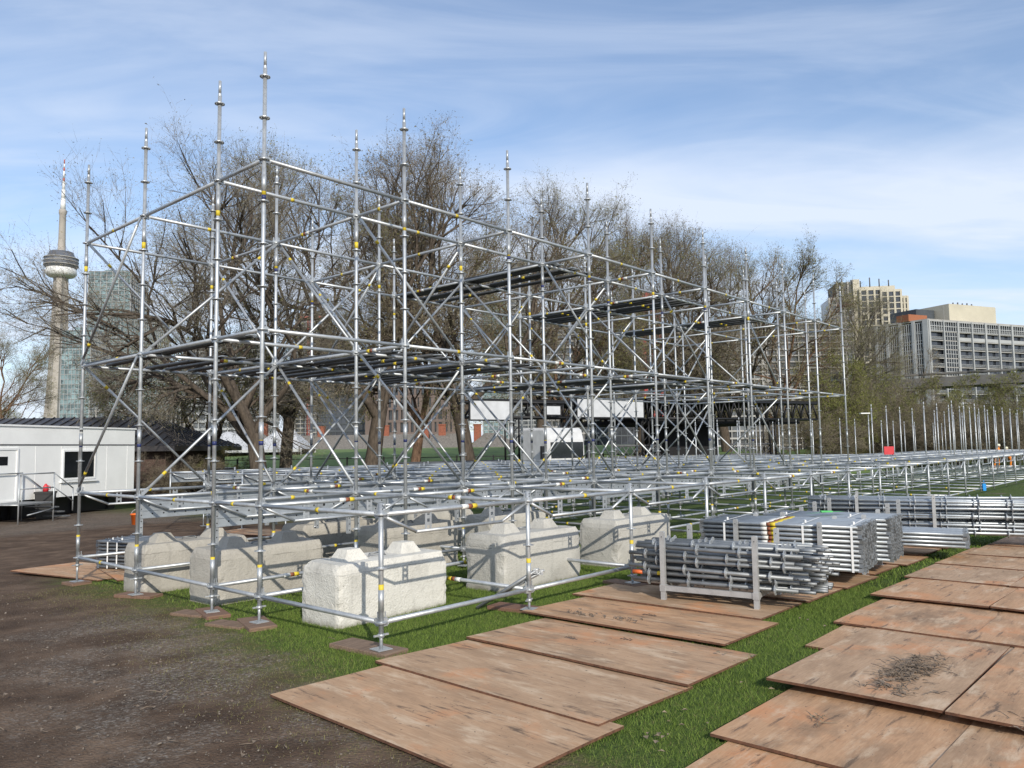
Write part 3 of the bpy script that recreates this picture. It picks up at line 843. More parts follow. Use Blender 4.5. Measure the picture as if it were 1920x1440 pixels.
# ------------------------------------------------------------------ concrete blocks
def block(u, v, lx, ly, h, mat, label, rz=0.0, keys=2, seed=0):
    w = UV(u, v); g = ground_z(w.x, w.y)
    t = thing('concrete_block', label, 'concrete block', (w.x, w.y, g - 0.01), TH + rz, 'ballast blocks under the scaffold')
    c = 0.045
    nx_, ny_, nz_ = 26, 12, 12
    vs, fs, idx = [], [], {}
    rr = random.Random(seed)
    off = rr.random() * 50
    def pt(x, y, z):
        # chamfered box
        X, Y, Z = x * lx / 2, y * ly / 2, z * h
        if z > 0.88:
            k = (z - 0.88) / 0.12
            X = math.copysign(min(abs(X), lx / 2 - c * k), X); Y = math.copysign(min(abs(Y), ly / 2 - c * k), Y)
        if abs(x) > 0.95 and abs(y) > 0.9:
            X *= 1 - 0.02 / lx * 1.2; Y *= 1 - 0.02 / ly * 1.2
        p = Vector((X, Y, Z))
        n = mnoise.noise(p * 4 + Vector((off, 0, 0))) * 0.004 + mnoise.noise(p * 16 + Vector((off, 3, 0))) * 0.003
        if abs(abs(x) - .94) < .08 and abs(abs(y) - .9) < .14: n -= max(0, mnoise.noise(p * 9 + Vector((off, 7, 0)))) * .03
        return (X + (n if abs(x) > .99 else 0) * (1 if x > 0 else -1), Y + (n if abs(y) > .99 else 0) * (1 if y > 0 else -1), Z + (n * 1.6 if z > .99 else 0))
    def vid(i, j, k):
        key = (i, j, k)
        if key not in idx:
            idx[key] = len(vs); vs.append(pt(2 * i / nx_ - 1, 2 * j / ny_ - 1, k / nz_))
        return idx[key]
    for i in range(nx_):
        for k in range(nz_):
            fs.append((vid(i, 0, k), vid(i + 1, 0, k), vid(i + 1, 0, k + 1), vid(i, 0, k + 1)))
            fs.append((vid(i, ny_, k), vid(i, ny_, k + 1), vid(i + 1, ny_, k + 1), vid(i + 1, ny_, k)))
        for j in range(ny_):
            fs.append((vid(i, j, nz_), vid(i + 1, j, nz_), vid(i + 1, j + 1, nz_), vid(i, j + 1, nz_)))
    for j in range(ny_):
        for k in range(nz_):
            fs.append((vid(0, j, k), vid(0, j, k + 1), vid(0, j + 1, k + 1), vid(0, j + 1, k)))
            fs.append((vid(nx_, j, k), vid(nx_, j + 1, k), vid(nx_, j + 1, k + 1), vid(nx_, j, k + 1)))
    b = MB(); b.add(vs, fs, 0, False); b.build('body', MAT[mat], t)
    for s in ((-1, 1) if keys == 2 else (0,)):
        kx = s * lx * 0.25
        a, bt, kh = 0.17, 0.09, 0.125
        kb = MB()
        kb.add([(kx - a, -a * .9, h - .01), (kx + a, -a * .9, h - .01), (kx + a, a * .9, h - .01), (kx - a, a * .9, h - .01),
                (kx - bt, -bt, h + kh), (kx + bt, -bt, h + kh), (kx + bt, bt, h + kh), (kx - bt, bt, h + kh)],
               [(0, 1, 5, 4), (1, 2, 6, 5), (2, 3, 7, 6), (3, 0, 4, 7), (4, 5, 6, 7)])
        kb.build('stacking_key', MAT[mat], t)
    lp = MB(); lp.path([(-0.11, 0.02, h - .01), (-0.09, 0.02, h + .03), (0.09, 0.0, h + .035), (0.12, -.01, h - .01)], 0.012, 6)
    lp.build('lifting_loop', MAT['galv_dull'], t)
block(1.21, -0.55, 1.62, 0.72, 0.68, 'concrete_cream', 'cream white concrete block nearest the camera behind the corner post', 0.0, 2, 1)
block(3.75, -0.67, 1.66, 0.74, 0.74, 'concrete_grey', 'grey speckled concrete block behind the second front post', -0.01, 2, 2)
block(6.35, -0.67, 1.66, 0.74, 0.74, 'concrete_grey', 'grey concrete block third along the front, behind the tube rack', 0.01, 2, 3)
block(1.15, 1.96, 1.66, 0.73, 0.70, 'concrete_brown', 'tan concrete block directly behind the tallest post', 0.01, 2, 4)
block(0.98, 3.68, 1.64, 0.70, 0.70, 'concrete_brown', 'leftmost tan concrete block beside the far tube bundle', 0.0, 2, 5)
block(3.85, 1.96, 1.66, 0.73, 0.74, 'concrete_brown', 'shaded tan block second in the middle row, behind the white block', 0.0, 2, 6)
block(6.25, 1.90, 1.66, 0.73, 0.74, 'concrete_grey', 'grey block third in the middle row', 0.0, 2, 7)
block(3.75, 3.9, 1.66, 0.73, 0.74, 'concrete_brown', 'brown block second in the back row', 0.0, 2, 8)
block(6.3, 4.0, 1.66, 0.73, 0.74, 'concrete_grey', 'grey block third in the back row', 0.0, 2, 9)

# ------------------------------------------------------------------ plywood sheets
def sheet(u0, v1, lx, ly, rz, z, tilt, label, group, seed, tilt_y=0.0):
    """near-left corner (u0, v1); lx along u, ly along -v"""
    rr = random.Random(seed)
    nx_, ny_ = 6, 12
    vs, fs = [], []
    th = 0.019
    for lay in (1, 0):
        for j in range(ny_ + 1):
            for i in range(nx_ + 1):
                x, y = lx * i / nx_, -ly * j / ny_
                n = mnoise.noise(Vector((x * 0.9 + seed * 7.3, y * 0.6, 0))) * 0.010
                zz = (0 if lay == 0 else th) + n + tilt * (1 - i / nx_) + tilt_y * (1 - j / ny_)
                vs.append((x, y, zz))
    S = (nx_ + 1) * (ny_ + 1); mi = []
    b = MB()
    top = [(j * (nx_ + 1) + i, (j + 1) * (nx_ + 1) + i, (j + 1) * (nx_ + 1) + i + 1, j * (nx_ + 1) + i + 1) for j in range(ny_) for i in range(nx_)]
    b.add(vs, top, 0, False)
    base = 0
    def side(a, c):
        b.f.append((a, a + S, c + S, c)); b.mi.append(1); b.sm.append(False)
    for i in range(nx_):
        side(i, i + 1); side(ny_ * (nx_ + 1) + i + 1, ny_ * (nx_ + 1) + i)
    for j in range(ny_):
        side((j + 1) * (nx_ + 1), j * (nx_ + 1)); side(j * (nx_ + 1) + nx_, (j + 1) * (nx_ + 1) + nx_)
    w = UV(u0, v1)
    g = ground_z(*(UV(u0 + 1.2, v1 + .6) if tilt_y else UV(u0 + lx / 2, v1 - ly / 2))[:2])
    o = b.build('plywood_sheet', [MAT['plywood'], MAT['ply_edge']], None, (w.x, w.y, g + z), TH + rz)
    tag(o, label, 'plywood sheet', group)
    return o
GL, GR = 'plywood sheets in the left track', 'plywood sheets in the right track'
left = [(-1.38, -2.50, 0.055, 0.012), (-0.30, -2.42, 0.045, 0.008), (0.80, -2.45, 0.012, 0.008), (1.98, -2.15, -0.010, 0.008), (3.17, -1.95, -0.03, 0.008),
        (4.36, -2.0, -0.02, 0.012), (5.55, -2.05, 0.01, 0.012), (6.74, -2.0, -0.02, 0.012), (7.93, -2.1, 0.0, 0.012), (9.12, -2.0, 0.02, 0.012), (10.3, -2.1, 0.0, 0.012)]
for k, (u, v, a, z) in enumerate(left):
    ly = 2.44 if k else 2.44
    sheet(u, v, 1.22, 2.44, -a * 0.6, z, 0.022 if k else 0.004, '%s plywood sheet from the camera in the left track by the scaffold' % ORD[k], GL, k + 1)
rows_r = [(-2.42, -5.62, .008, .004, 'cut off by the bottom edge of the picture'), (-0.05, -5.50, .008, .020, 'at the front of the right track'), (1.14, -5.36, .016, .050, 'carrying the dead stalks, near edge raised'),
          (2.50, -5.13, .004, .004, 'low in the track beyond the dead stalks'), (3.50, -5.03, .010, .026, 'stained, halfway along the right track'), (5.08, -4.90, .016, .052, 'with a dark gap under its raised near edge'),
          (6.72, -4.83, .012, .040, 'beyond the dark gap'), (8.30, -4.82, .010, .030, 'near the far rack'), (9.70, -4.95, .010, .030, 'second farthest in the right track'), (11.2, -5.0, .008, .026, 'farthest in the right track')]
rightt = []
rj = random.Random(9)
for k, (u, v, z, tl, nm) in enumerate(rows_r):
    for c in range(3 if k < 3 else 2):
        du, dvv = (0 if c == 0 else rj.uniform(-.03, .03)), (0 if c == 0 else rj.uniform(-.02, .02))
        vc = v - 1.225 * (c + 1) + dvv
        sheet(u + du, vc, 1.22, 2.44, math.pi / 2 + rj.uniform(-.008, .008), z + .002 * c, 0.0, 'plywood sheet %s, %s column' % (nm, ('inner', 'middle', 'outer')[c]), GR, 31 + k * 3 + c, tl)
        rightt.append((u + du, vc))
GF = 'plywood sheets on the earth by the tower end'
sheet(-0.25, 7.65, 1.22, 2.44, 0.22, 0.02, 0.01, 'plywood sheet on the brown earth left of the leftmost post', GF, 61)
sheet(0.85, 6.9, 1.22, 2.0, -0.2, 0.02, 0.01, 'plywood sheet under the strapped bundle beyond the tower end', GF, 62)
sheet(5.2, 11.2, 1.22, 2.44, 0.3, 0.02, 0.01, 'far plywood sheet on the earth beyond the bundle', GF, 63)

def print_mark(sh, x, y, z, n, seed, rz=0.0):
    rr = random.Random(seed); b = MB()
    for k in range(n):
        w_ = rr.uniform(.012, .03)
        b.box((x + rr.uniform(-.006, .006), y - k * .034, z), (rr.uniform(.022, .045), w_, .0012))
        if rr.random() < .6: b.box((x + .05 + rr.uniform(-.006, .006), y - k * .034, z), (.012, w_ * .8, .0012))
    b.build('print_mark', MAT['ink'], sh)
SH = [o for o in col.objects if o.name.startswith('plywood_sheet')]
for k, x, y, z, n, sd_ in ((2, .62, -.75, .0335, 5, 1), (2, .60, -1.08, .0335, 6, 2), (2, .58, -1.40, .0335, 5, 3), (2, .92, -1.2, .031, 4, 4), (3, .70, -1.15, .033, 5, 5), (15, .62, -.60, .062, 7, 6)):
    print_mark(SH[k], x, y, z, n, sd_)
# dead plant stalks on the raised sheet
def litter(name, label, u, v, z, n, su, sv, ln, mat, seed, cat='debris'):
    rr = random.Random(seed); b = MB()
    for k in range(n):
        x, y = rr.gauss(0, su), rr.gauss(0, sv)
        a = rr.uniform(0, 6.28); l_ = ln * rr.uniform(0.3, 1.3); h = abs(rr.gauss(0, 0.02))
        p = Vector((x, y, 0.004 + h)); d = Vector((math.cos(a), math.sin(a), rr.uniform(-.1, .25)))
        q = p + d * l_ * .5 + Vector((0, 0, rr.uniform(0, .02))); e = q + Vector((math.cos(a + rr.uniform(-.8, .8)), math.sin(a + rr.uniform(-.8, .8)), rr.uniform(-.2, .1))) * l_ * .5
        e.z = max(e.z, 0.003)
        b.tube(p, q, 0.0035, 4, 0.003, False); b.tube(q, e, 0.003, 4, 0.0012, False)
        if k % 2 == 0:
            w = rr.uniform(.012, .04)
            b.add([p, p + Vector((w, w * .3, .006)), p + Vector((w * .4, w * 1.5, .012))], [(0, 1, 2)])
    o = b.build(name, MAT[mat], None, UV(u, v, z), TH)
    tag(o, label, cat, kind='stuff')
litter('dead_stalks', 'heap of dead grey plant stalks on the raised plywood sheet', 2.0, -6.15, 0.085, 300, 0.24, 0.075, 0.11, 'debris', 3)
litter('stalk_scatter', 'thin scatter of twigs at the sheet seam', 1.42, -6.2, 0.09, 60, 0.07, 0.09, 0.08, 'debris', 4)
litter('twig_clump', 'small star of dry twigs on the front brown sheet', 0.62, -5.95, 0.05, 9, 0.03, 0.03, 0.09, 'dry_leaf', 5)
litter('mud_crumbs', 'crumbs of mud on the orange sheet of the left track', 2.25, -2.75, 0.062, 40, 0.05, 0.12, 0.03, 'debris', 6)
litter('mud_clod', 'second cluster of mud crumbs on the left track', 2.3, -3.3, 0.062, 30, 0.04, 0.1, 0.03, 'debris', 8)
litter('far_stalks', 'small clump of dead stalks at the right picture edge', 1.25, -7.15, 0.08, 70, 0.09, 0.12, 0.1, 'debris', 7)

# ------------------------------------------------------------------ racks and tubes
ZP = 0.06                                          # top of the plywood under the racks
def rack(fl, ang, w, d, h, label, group='galvanized pipe racks'):
    t = thing('pipe_rack', label, 'rack', (fl[0], fl[1], ZP), ang, group)
    s = 0.055
    for (x, y) in ((0, 0), (w, 0), (w, d), (0, d)):
        b = MB(); b.box((x, y, h / 2), (s, s, h)); b.box((x, y, 0.004), (s + .03, s + .03, .008)); b.box((x, y, 0.15), (s + .016, s + .016, .075))
        b.prism([(x - s / 2, h), (x + s / 2, h), (x + s / 3, h + .012), (x - s / 3, h + .012)], y - s / 2, y + s / 2)
        b.tube((x, y - s / 2 - .002, h - .05), (x, y - s / 2 + .002, h - .05), .007, 6, mat=1)
        b.build('post', [MAT['rack_steel'], MAT['hole_dark']], t)
    for y in (0, d):
        b = MB(); b.box((w / 2, y, 0.15), (w - s - .016, .045, .06)); b.build('rail', MAT['rack_steel'], t)
    for x in (0, w):
        b = MB(); b.box((x, d / 2, 0.15), (.045, d - s - .016, .06)); b.build('rail', MAT['rack_steel'], t)
    return t
def loose_std_mesh(ln, first, rings=True, paint=None, bright=False):
    b = MB()
    b.tube((0, 0, 0), (ln - 0.18, 0, 0), RT, 10)
    b.lathe([(RT, 0), (RT - .004, 0), (RT - .006, 0)], 10)
    b.tube((ln - 0.18, 0, 0), (ln, 0, 0), 0.0185, 10)
    b.tube((ln + .0005, 0, 0), (ln + .001, 0, 0), 0.0155, 10, mat=1); b.tube((-.001, 0, 0), (-.0005, 0, 0), 0.020, 10, mat=1)
    for k in (0.07, 0.13): b.box((ln - k, -.0185, 0), (.011, .002, .011), 1)
    if paint: b.tube((0.0, 0, 0), (0.13, 0, 0), RT + .001, 10, mat=2); b.tube((0.32, 0, 0), (.37, 0, 0), RT + .001, 10, mat=3)
    x = first
    mats = [MAT['galv_bright' if bright else 'galv_dull'], MAT['hole_dark'], MAT['orange_paint'], MAT['tape_yellow'], MAT['galv']]
    xs_ = []
    while x < ln - 0.15: xs_.append(x); x += 0.5
    if rings:
        rb_ = MB()
        for x in xs_:
            q = MB(); rosette_geo(q, 0, 12)
            b.add([(x + p[2], p[1], p[0]) for p in q.v], q.f, 4)
    return b.mesh('loose_standard', mats), xs_
rr_ = MB(); q = MB(); rosette_geo(q, 0, 16); rr_.add([(p[2], p[1], p[0]) for p in q.v], q.f)
ME_ROS_X = rr_.mesh('rosette', MAT['galv'])
def std_stack(t0, ang, w, rows, cols, ln, x_off, label, group, z0, pr, pc, front, seed, bright=False, jitter=0.06):
    rr = random.Random(seed)
    vj = [loose_std_mesh(ln, f, True, None, bright)[0] for f in (0.22, 0.27)]
    vf = [loose_std_mesh(ln, f, False, None, bright) for f in (0.22, 0.27)]
    vp = loose_std_mesh(ln, 0.22, False, True, bright)
    c_, s_ = math.cos(ang), math.sin(ang)
    for c in range(cols):
        for r in range(rows):
            if r == rows - 1 and rr.random() < 0.25 and c > 0: continue
            k = (r + c) % 2
            x = x_off + rr.uniform(-jitter, jitter) + (0.04 if k else 0); y = 0.06 + c * pc + rr.uniform(-.008, .008); z = z0 + r * pr + rr.uniform(-.006, .006)
            loc = (t0[0] + x * c_ - y * s_, t0[1] + x * s_ + y * c_, z)
            sk = rr.uniform(-.02, .02) * (0.4 if bright else 1)
            painted = (not bright) and c == 0 and r == 1
            if c < front:
                me, xs_ = vp if painted else vf[k]
            else: me, xs_ = vj[k], []
            o = obj('loose_standard', me, None, loc, rot=(rr.uniform(0, 6.28), rr.uniform(-.012, .012), ang + sk))
            if painted: tag(o, 'loose standard with an orange painted end in the nearest rack', 'scaffold post', group)
            else: tag(o, label + ', %s layer up, %s column from the front' % (ORD[r], ORD[c]), 'scaffold post', group)
            for xx in xs_: obj('rosette', ME_ROS_X, o, (xx, 0, 0))
def ledger_x_mesh(ln, mat):
    b = MB()
    b.tube((0.05, 0, 0), (ln - 0.05, 0, 0), RT, 8)
    for x, s in ((0, 1), (ln, -1)):
        b.box((x + s * 0.03, 0, 0), (0.06, 0.036, 0.05), 1); b.box((x + s * 0.008, 0, 0.012), (0.016, 0.02, 0.055), 2)
        b.box((x + s * 0.0, 0.0, -0.012), (0.004, 0.028, 0.012), 2)
    return b.mesh('bundled_ledger', [MAT[mat], MAT['galv_dull'], MAT['galv_bright']])
def band_row_mesh(n, p):
    b = MB()
    for k in range(n):
        y = k * p
        for x0, w, mm in ((0, .085, 1), (.085, .05, 2), (.135, .07, 0)):
            b.tube((x0, y, 0), (x0 + w, y, 0), RT + .0015, 8, mat=mm)
    return b.mesh('colour_tape', [MAT['tape_yellow'], MAT['tape_white'], MAT['tape_brown']])
def bundle(t0, ang, rows, cols, ln, z0, label, seed, mat='galv_bright', straps=(0.35, 1.4, 2.0), tape=True, pr=0.060, pc=0.060):
    rr = random.Random(seed)
    t = thing('ledger_bundle', label, 'tube bundle', (t0[0], t0[1], z0), ang, 'strapped bundles of ledgers')
    me = ledger_x_mesh(ln, mat)
    bm_ = band_row_mesh(1, 0)
    for r in range(rows):
        for c in range(cols):
            o = obj('ledger', me, t, (rr.uniform(-.018, .018), c * pc + rr.uniform(-.003, .003), r * pr), rot=(rr.choice((0, 0, math.pi)) + rr.uniform(-.3, .3), 0, 0))
            if tape and (c == 0 or r == rows - 1): obj('tape_band', bm_, o, (ln * .40 + rr.uniform(-.01, .01), 0, 0))
    W_, Hh = (cols - 1) * pc, (rows - 1) * pr
    for x in straps:
        b = MB(); e = RT + .003; k = 0.028
        for (y0, z0_, y1, z1_) in ((-e, -e, -e, Hh), (-e, Hh, .02, Hh + e), (.02, Hh + e, W_ - .02, Hh + e), (W_ - .02, Hh + e, W_ + e, Hh), (W_ + e, Hh, W_ + e, -e)):
            b.add([(x - k / 2, y0, z0_), (x + k / 2, y0, z0_), (x + k / 2, y1, z1_), (x - k / 2, y1, z1_)], [(0, 1, 2, 3)])
        b.box((x, W_ * 0.12, Hh + e + .02), (.02, .05, .035), rz=.6)
        b.build('strap', MAT['strap_white'], t)
    return t
A1 = R(-33)
rack((1.77, 9.51), A1, 1.10, 0.92, 0.80, 'galvanized rack nearest the camera holding loose ringed standards')
std_stack((1.77, 9.51), A1, 1.1, 6, 9, 2.15, -0.42, 'loose grey ringed standard in the nearest rack', 'loose standards in the nearest rack', ZP + 0.225, 0.079, 0.095, 2, 11)
A2 = R(-33)
rack((3.05, 10.93), A2, 1.10, 0.98, 0.80, 'galvanized rack holding the big strapped ledger bundle')
c2, s2 = math.cos(A2), math.sin(A2)
bundle((3.05 - 0.52 * c2 + 0.03, 10.93 - 0.52 * s2 + 0.045), A2, 10, 18, 2.13, ZP + 0.215, 'big strapped bundle of bright ledgers with white and brown tape, second from the camera', 21)
A3 = R(-35)
rack((3.98, 11.75), A3, 1.12, 1.02, 0.82, 'galvanized rack behind the big ledger bundle')
c3, s3 = math.cos(A3), math.sin(A3)
t3 = bundle((4.02 - 0.30 * c3, 11.80 - 0.30 * s3), A3, 10, 15, 1.75, ZP + 0.215, 'short ledger bundle with a green strap behind the big bundle', 22, straps=(0.3, 1.2), tape=False)
b = MB(); b.add([(0.62, -.04, .60), (0.70, -.04, .605), (1.05, .5, .607), (0.95, .5, .607)], [(0, 1, 2, 3)]); b.box((0.85, .22, .62), (.16, .10, .02), rz=.5)
b.build('green_strap', MAT['green_strap'], t3)
rack((5.05, 13.30), A3, 1.12, 1.0, 0.85, 'half empty rack beyond the bundles with four layers of ledgers')
bundle((5.05 + 0.1 * c3, 13.30 + 0.1 * s3 + 0.05), R(-31), 4, 14, 2.13, ZP + 0.215, 'low four layer stack of ledgers in the half empty rack', 23, straps=(), tape=False)
A5 = R(-24)
rack((6.30, 14.55), A5, 1.25, 1.0, 0.88, 'far galvanized rack holding long bright ringed standards')
std_stack((6.30, 14.55), A5, 1.2, 8, 8, 4.6, -0.85, 'long bright ringed standard in the far rack', 'long standards in the far rack', ZP + 0.225, 0.082, 0.10, 1, 12, True, 0.02)
# bundle beyond the tower end, at left
wb = UV(0.75, 6.55)
bundle((wb.x, wb.y), TH - 1.15, 8, 14, 2.4, ground_z(wb.x, wb.y) + 0.10, 'dark strapped tube bundle on the earth beyond the leftmost block', 24, 'galv_dull', (0.25, 0.45, 1.9), False)

# ------------------------------------------------------------------ site office trailer and yard
TW = Vector((-17.75, 26.5, 0)); TD = Vector((0.2, 0.98, 0)).normalized()
ta = math.atan2(TD.y, TD.x)
tr = thing('office_trailer', 'white site office trailer with a door and a dark window at the left edge', 'trailer', (TW.x, TW.y, -0.42), ta)
# local x along the wall (away from the camera), local y to the left, visible face at y = 0
X0, X1, Z0, Z1 = -5.5, 7.45, 0.72, 3.33
b = MB(); b.box(((X0 + X1) / 2, 1.5, (Z0 + Z1) / 2), (X1 - X0, 3.0, Z1 - Z0)); b.build('body', MAT['trailer_white'], tr)
x = X0 + 0.3
while x < X1:
    b = MB(); b.box((x, -0.004, (Z0 + 2.62) / 2), (0.018, 0.008, 2.62 - Z0)); b.build('panel_joint', MAT['trailer_trim'], tr); x += 1.22
b = MB(); b.box(((X0 + X1) / 2, -0.008, 2.68), (X1 - X0, 0.016, 0.045)); b.build('trim_strip', MAT['stage_grey'], tr)
b = MB(); b.box(((X0 + X1) / 2, 1.5, Z1 + 0.03), (X1 - X0 + .1, 3.1, 0.06)); b.build('roof', MAT['trailer_trim'], tr)
for xx in (-4, -1, 2, 5, 7):
    b = MB(); b.box((xx, 0.9, 0.36), (0.4, 0.4, 0.72)); b.build('support', MAT['bin_black'], tr)
b = MB(); b.box(((X0 + X1) / 2, 1.6, 0.36), (X1 - X0 - .5, 1.6, 0.70)); b.build('underfloor_shade', MAT['bin_black'], tr)  # black box added to stand in for the shade below the trailer floor
def opening(x0, x1, z0, z1, nm, mat):
    f = MB(); w = 0.07
    f.box((x0 - w / 2, -0.02, (z0 + z1) / 2), (w, 0.05, z1 - z0 + 2 * w)); f.box((x1 + w / 2, -0.02, (z0 + z1) / 2), (w, 0.05, z1 - z0 + 2 * w))
    f.box(((x0 + x1) / 2, -0.02, z1 + w / 2), (x1 - x0, 0.05, w)); f.box(((x0 + x1) / 2, -0.02, z0 - w / 2), (x1 - x0, 0.05, w))
    p = MB(); p.box(((x0 + x1) / 2, -0.008, (z0 + z1) / 2), (x1 - x0, 0.012, z1 - z0))
    o = p.build(nm, MAT[mat], tr); f.build('frame', MAT['trailer_trim'], o); return o
w1 = opening(3.45, 5.05, 1.42, 2.42, 'window', 'dark_glass')
b = MB(); b.box((4.25, -0.025, 1.92), (0.09, 0.05, 1.0)); b.build('mullion', MAT['trailer_trim'], w1)
b = MB(); b.box((4.25, -0.05, 1.28), (1.95, 0.09, 0.06)); b.build('sill', MAT['trailer_trim'], w1)
dr = opening(0.15, 1.25, 0.74, 2.50, 'door', 'trailer_white')
b = MB(); b.box((0.70, -0.02, 2.12), (0.34, 0.012, 0.30)); b.build('pane', MAT['dark_glass'], dr)
b = MB(); b.tube((0.28, -.02, 1.55), (0.28, -.07, 1.55), .03, 8); b.build('handle', MAT['galv'], dr)
# stair with handrails
st = thing('entry_stair', 'steel entry stair with pipe handrails in front of the trailer door', 'stair', (TW.x, TW.y, -0.42), ta)
b = MB(); b.box((0.7, -0.75, 0.66), (1.5, 1.3, 0.05)); b.build('landing', MAT['galv_dull'], st)
for k in range(3):
    b = MB(); b.box((1.65 + k * .27, -0.75, 0.48 - k * 0.18), (0.26, 1.2, 0.04)); b.build('tread', MAT['galv_dull'], st)
for (xx, yy) in ((-0.05, -.1), (-0.05, -1.4), (1.45, -1.4), (1.45, -.1)):
    b = MB(); b.tube((xx, yy, 0), (xx, yy, 1.68), .024, 8); b.build('rail_post', MAT['galv'], st)
for pts in ([(-.05, -1.4, 1.68), (1.45, -1.4, 1.68), (2.35, -1.4, 1.1), (2.35, -1.4, .3)], [(-.05, -1.4, 1.18), (1.45, -1.4, 1.18), (2.35, -1.4, .65)], [(-.05, -.1, 1.68), (1.45, -.1, 1.68), (2.35, -.1, 1.1), (2.35, -.1, .3)], [(-.05, -1.4, .66), (-.05, -.1, .66)], [(0.3, -1.42, .3), (1.45, -1.42, .45)]):
    b = MB(); b.path(pts, .022, 8); b.build('handrail', MAT['galv'], st)
def yard_pt(px, Y): return ((px - 960) / 1470.6 * Y, Y)
bn = thing('garbage_bin', 'black wheeled garbage bin with a red item on top beside the trailer', 'bin', (-17.0, 28.7, -0.46), 0.3)
b = MB(); b.prism([(-.22, .06), (.22, .06), (.29, .95), (-.29, .95)], -.27, .27); b.build('body', MAT['bin_black'], bn)
b = MB(); b.box((0, 0, .99), (.62, .60, .07)); b.build('lid', MAT['bin_black'], bn)
for s in (-1, 1):
    b = MB(); b.tube((s * .2 - .03, .26, .08), (s * .2 + .03, .26, .08), .08, 12); b.build('wheel', MAT['tyre'], bn)
rc = thing('red_jug', 'small red jug standing on the black bin', 'jug', (-17.0, 28.7, 0.565), 0.3)
b = MB(); b.lathe([(0, 0), (.09, 0), (.10, .16), (.05, .24), (.03, .28), (0, .28)], 10); b.build('body', MAT['red_plastic'], rc)
b = MB(); b.path([(.09, 0, .06), (.15, 0, .09), (.14, 0, .18), (.07, 0, .21)], .012, 6); b.build('handle', MAT['red_plastic'], rc)
bk = thing('bucket', 'orange plastic bucket behind the third tower post', 'bucket', (-11.8, 24.8, -0.40), 0)
b = MB(); b.lathe([(0, 0.01), (.14, 0.01), (.18, .38), (.20, .38), (.20, .42), (.17, .42), (.16, .35), (0, .2)], 16); b.build('body', MAT['bucket_orange'], bk)
b = MB(); b.path([(.19 * math.cos(a), 0.02, .40 + .15 * math.sin(a)) for a in [math.pi * k / 8 for k in range(9)]], .01, 5); b.build('handle', MAT['galv'], bk)

# dark roofed service building behind the trailer
sb = thing('service_building', 'low brown brick building with a dark standing seam hip roof behind the trailer', 'building', (0, 0, -0.5))
bx0, bx1, by0, by1 = -34.0, -17.2, 39.0, 47.0
b = MB(); b.box(((bx0 + bx1) / 2, (by0 + by1) / 2, 1.3), (bx1 - bx0, by1 - by0, 2.6)); b.build('wall', MAT['brown_brick'], sb)
e = 0.75; zr, ze = 4.40, 2.75
ex0, ex1, ey0, ey1 = bx0 - e, bx1 + e, by0 - e, by1 + e
ym = (ey0 + ey1) / 2; rx0, rx1 = ex0 + 4.0, ex1 - 3.4
b = MB(); b.add([(ex0, ey0, ze), (ex1, ey0, ze), (ex1, ey1, ze), (ex0, ey1, ze), (rx0, ym, zr), (rx1, ym, zr)], [(0, 1, 5, 4), (1, 2, 5), (2, 3, 4, 5), (3, 0, 4)])
b.box(((ex0 + ex1) / 2, (ey0 + ey1) / 2, ze - .14), (ex1 - ex0 - .01, ey1 - ey0 - .01, .26))
rf = b.build('roof', MAT['roof_metal'], sb)
x = ex0 + .3
while x < ex1 - .2:
    t_ = 1.0
    if x > rx1: t_ = (ex1 - x) / (ex1 - rx1)
    if x < rx0: t_ = (x - ex0) / (rx0 - ex0)
    b = MB(); b.tube((x, ey0, ze + .03), (x, ey0 + (ym - ey0) * t_, ze + (zr - ze) * t_ + .03), .035, 4, sm=False); b.build('seam', MAT['roof_metal'], rf)
    x += 0.55
y = ey0 + .4
while y < ey1 - .3:
    t_ = 1 - abs(y - ym) / (ym - ey0)
    b = MB(); b.tube((ex1, y, ze + .03), (ex1 - (ex1 - rx1) * t_, y, ze + (zr - ze) * t_ + .03), .035, 4, sm=False); b.build('seam', MAT['roof_metal'], rf)
    y += 0.55

# white marquee tent
mq = thing('marquee', 'long white event tent with a low peaked roof behind the trees', 'tent', (-36.8, 79, -0.9))
for k in range(3):
    x0 = k * 5.2
    b = MB(); b.add([(x0, 0, 3.0), (x0 + 5.2, 0, 3.0), (x0 + 5.2, 6, 3.0), (x0, 6, 3.0), (x0 + 1.6, 3, 4.9), (x0 + 3.6, 3, 4.9)], [(0, 1, 5, 4), (1, 2, 5), (2, 3, 4, 5), (3, 0, 4)])
    b.box((x0 + 2.6, 0.0, 2.85), (5.15, .03, .3)); b.build('roof', MAT['white_sheet'], mq)
    b = MB(); b.box((x0 + 2.6, 5.8, 1.5), (5.1, .04, 2.9)); b.build('wall', MAT['white_sheet'], mq)
    for xx in (x0 + .06, x0 + 5.1):
        b = MB(); b.tube((xx, 0.05, 0), (xx, 0.05, 3.0), .05, 6); b.build('pole', MAT['galv'], mq)

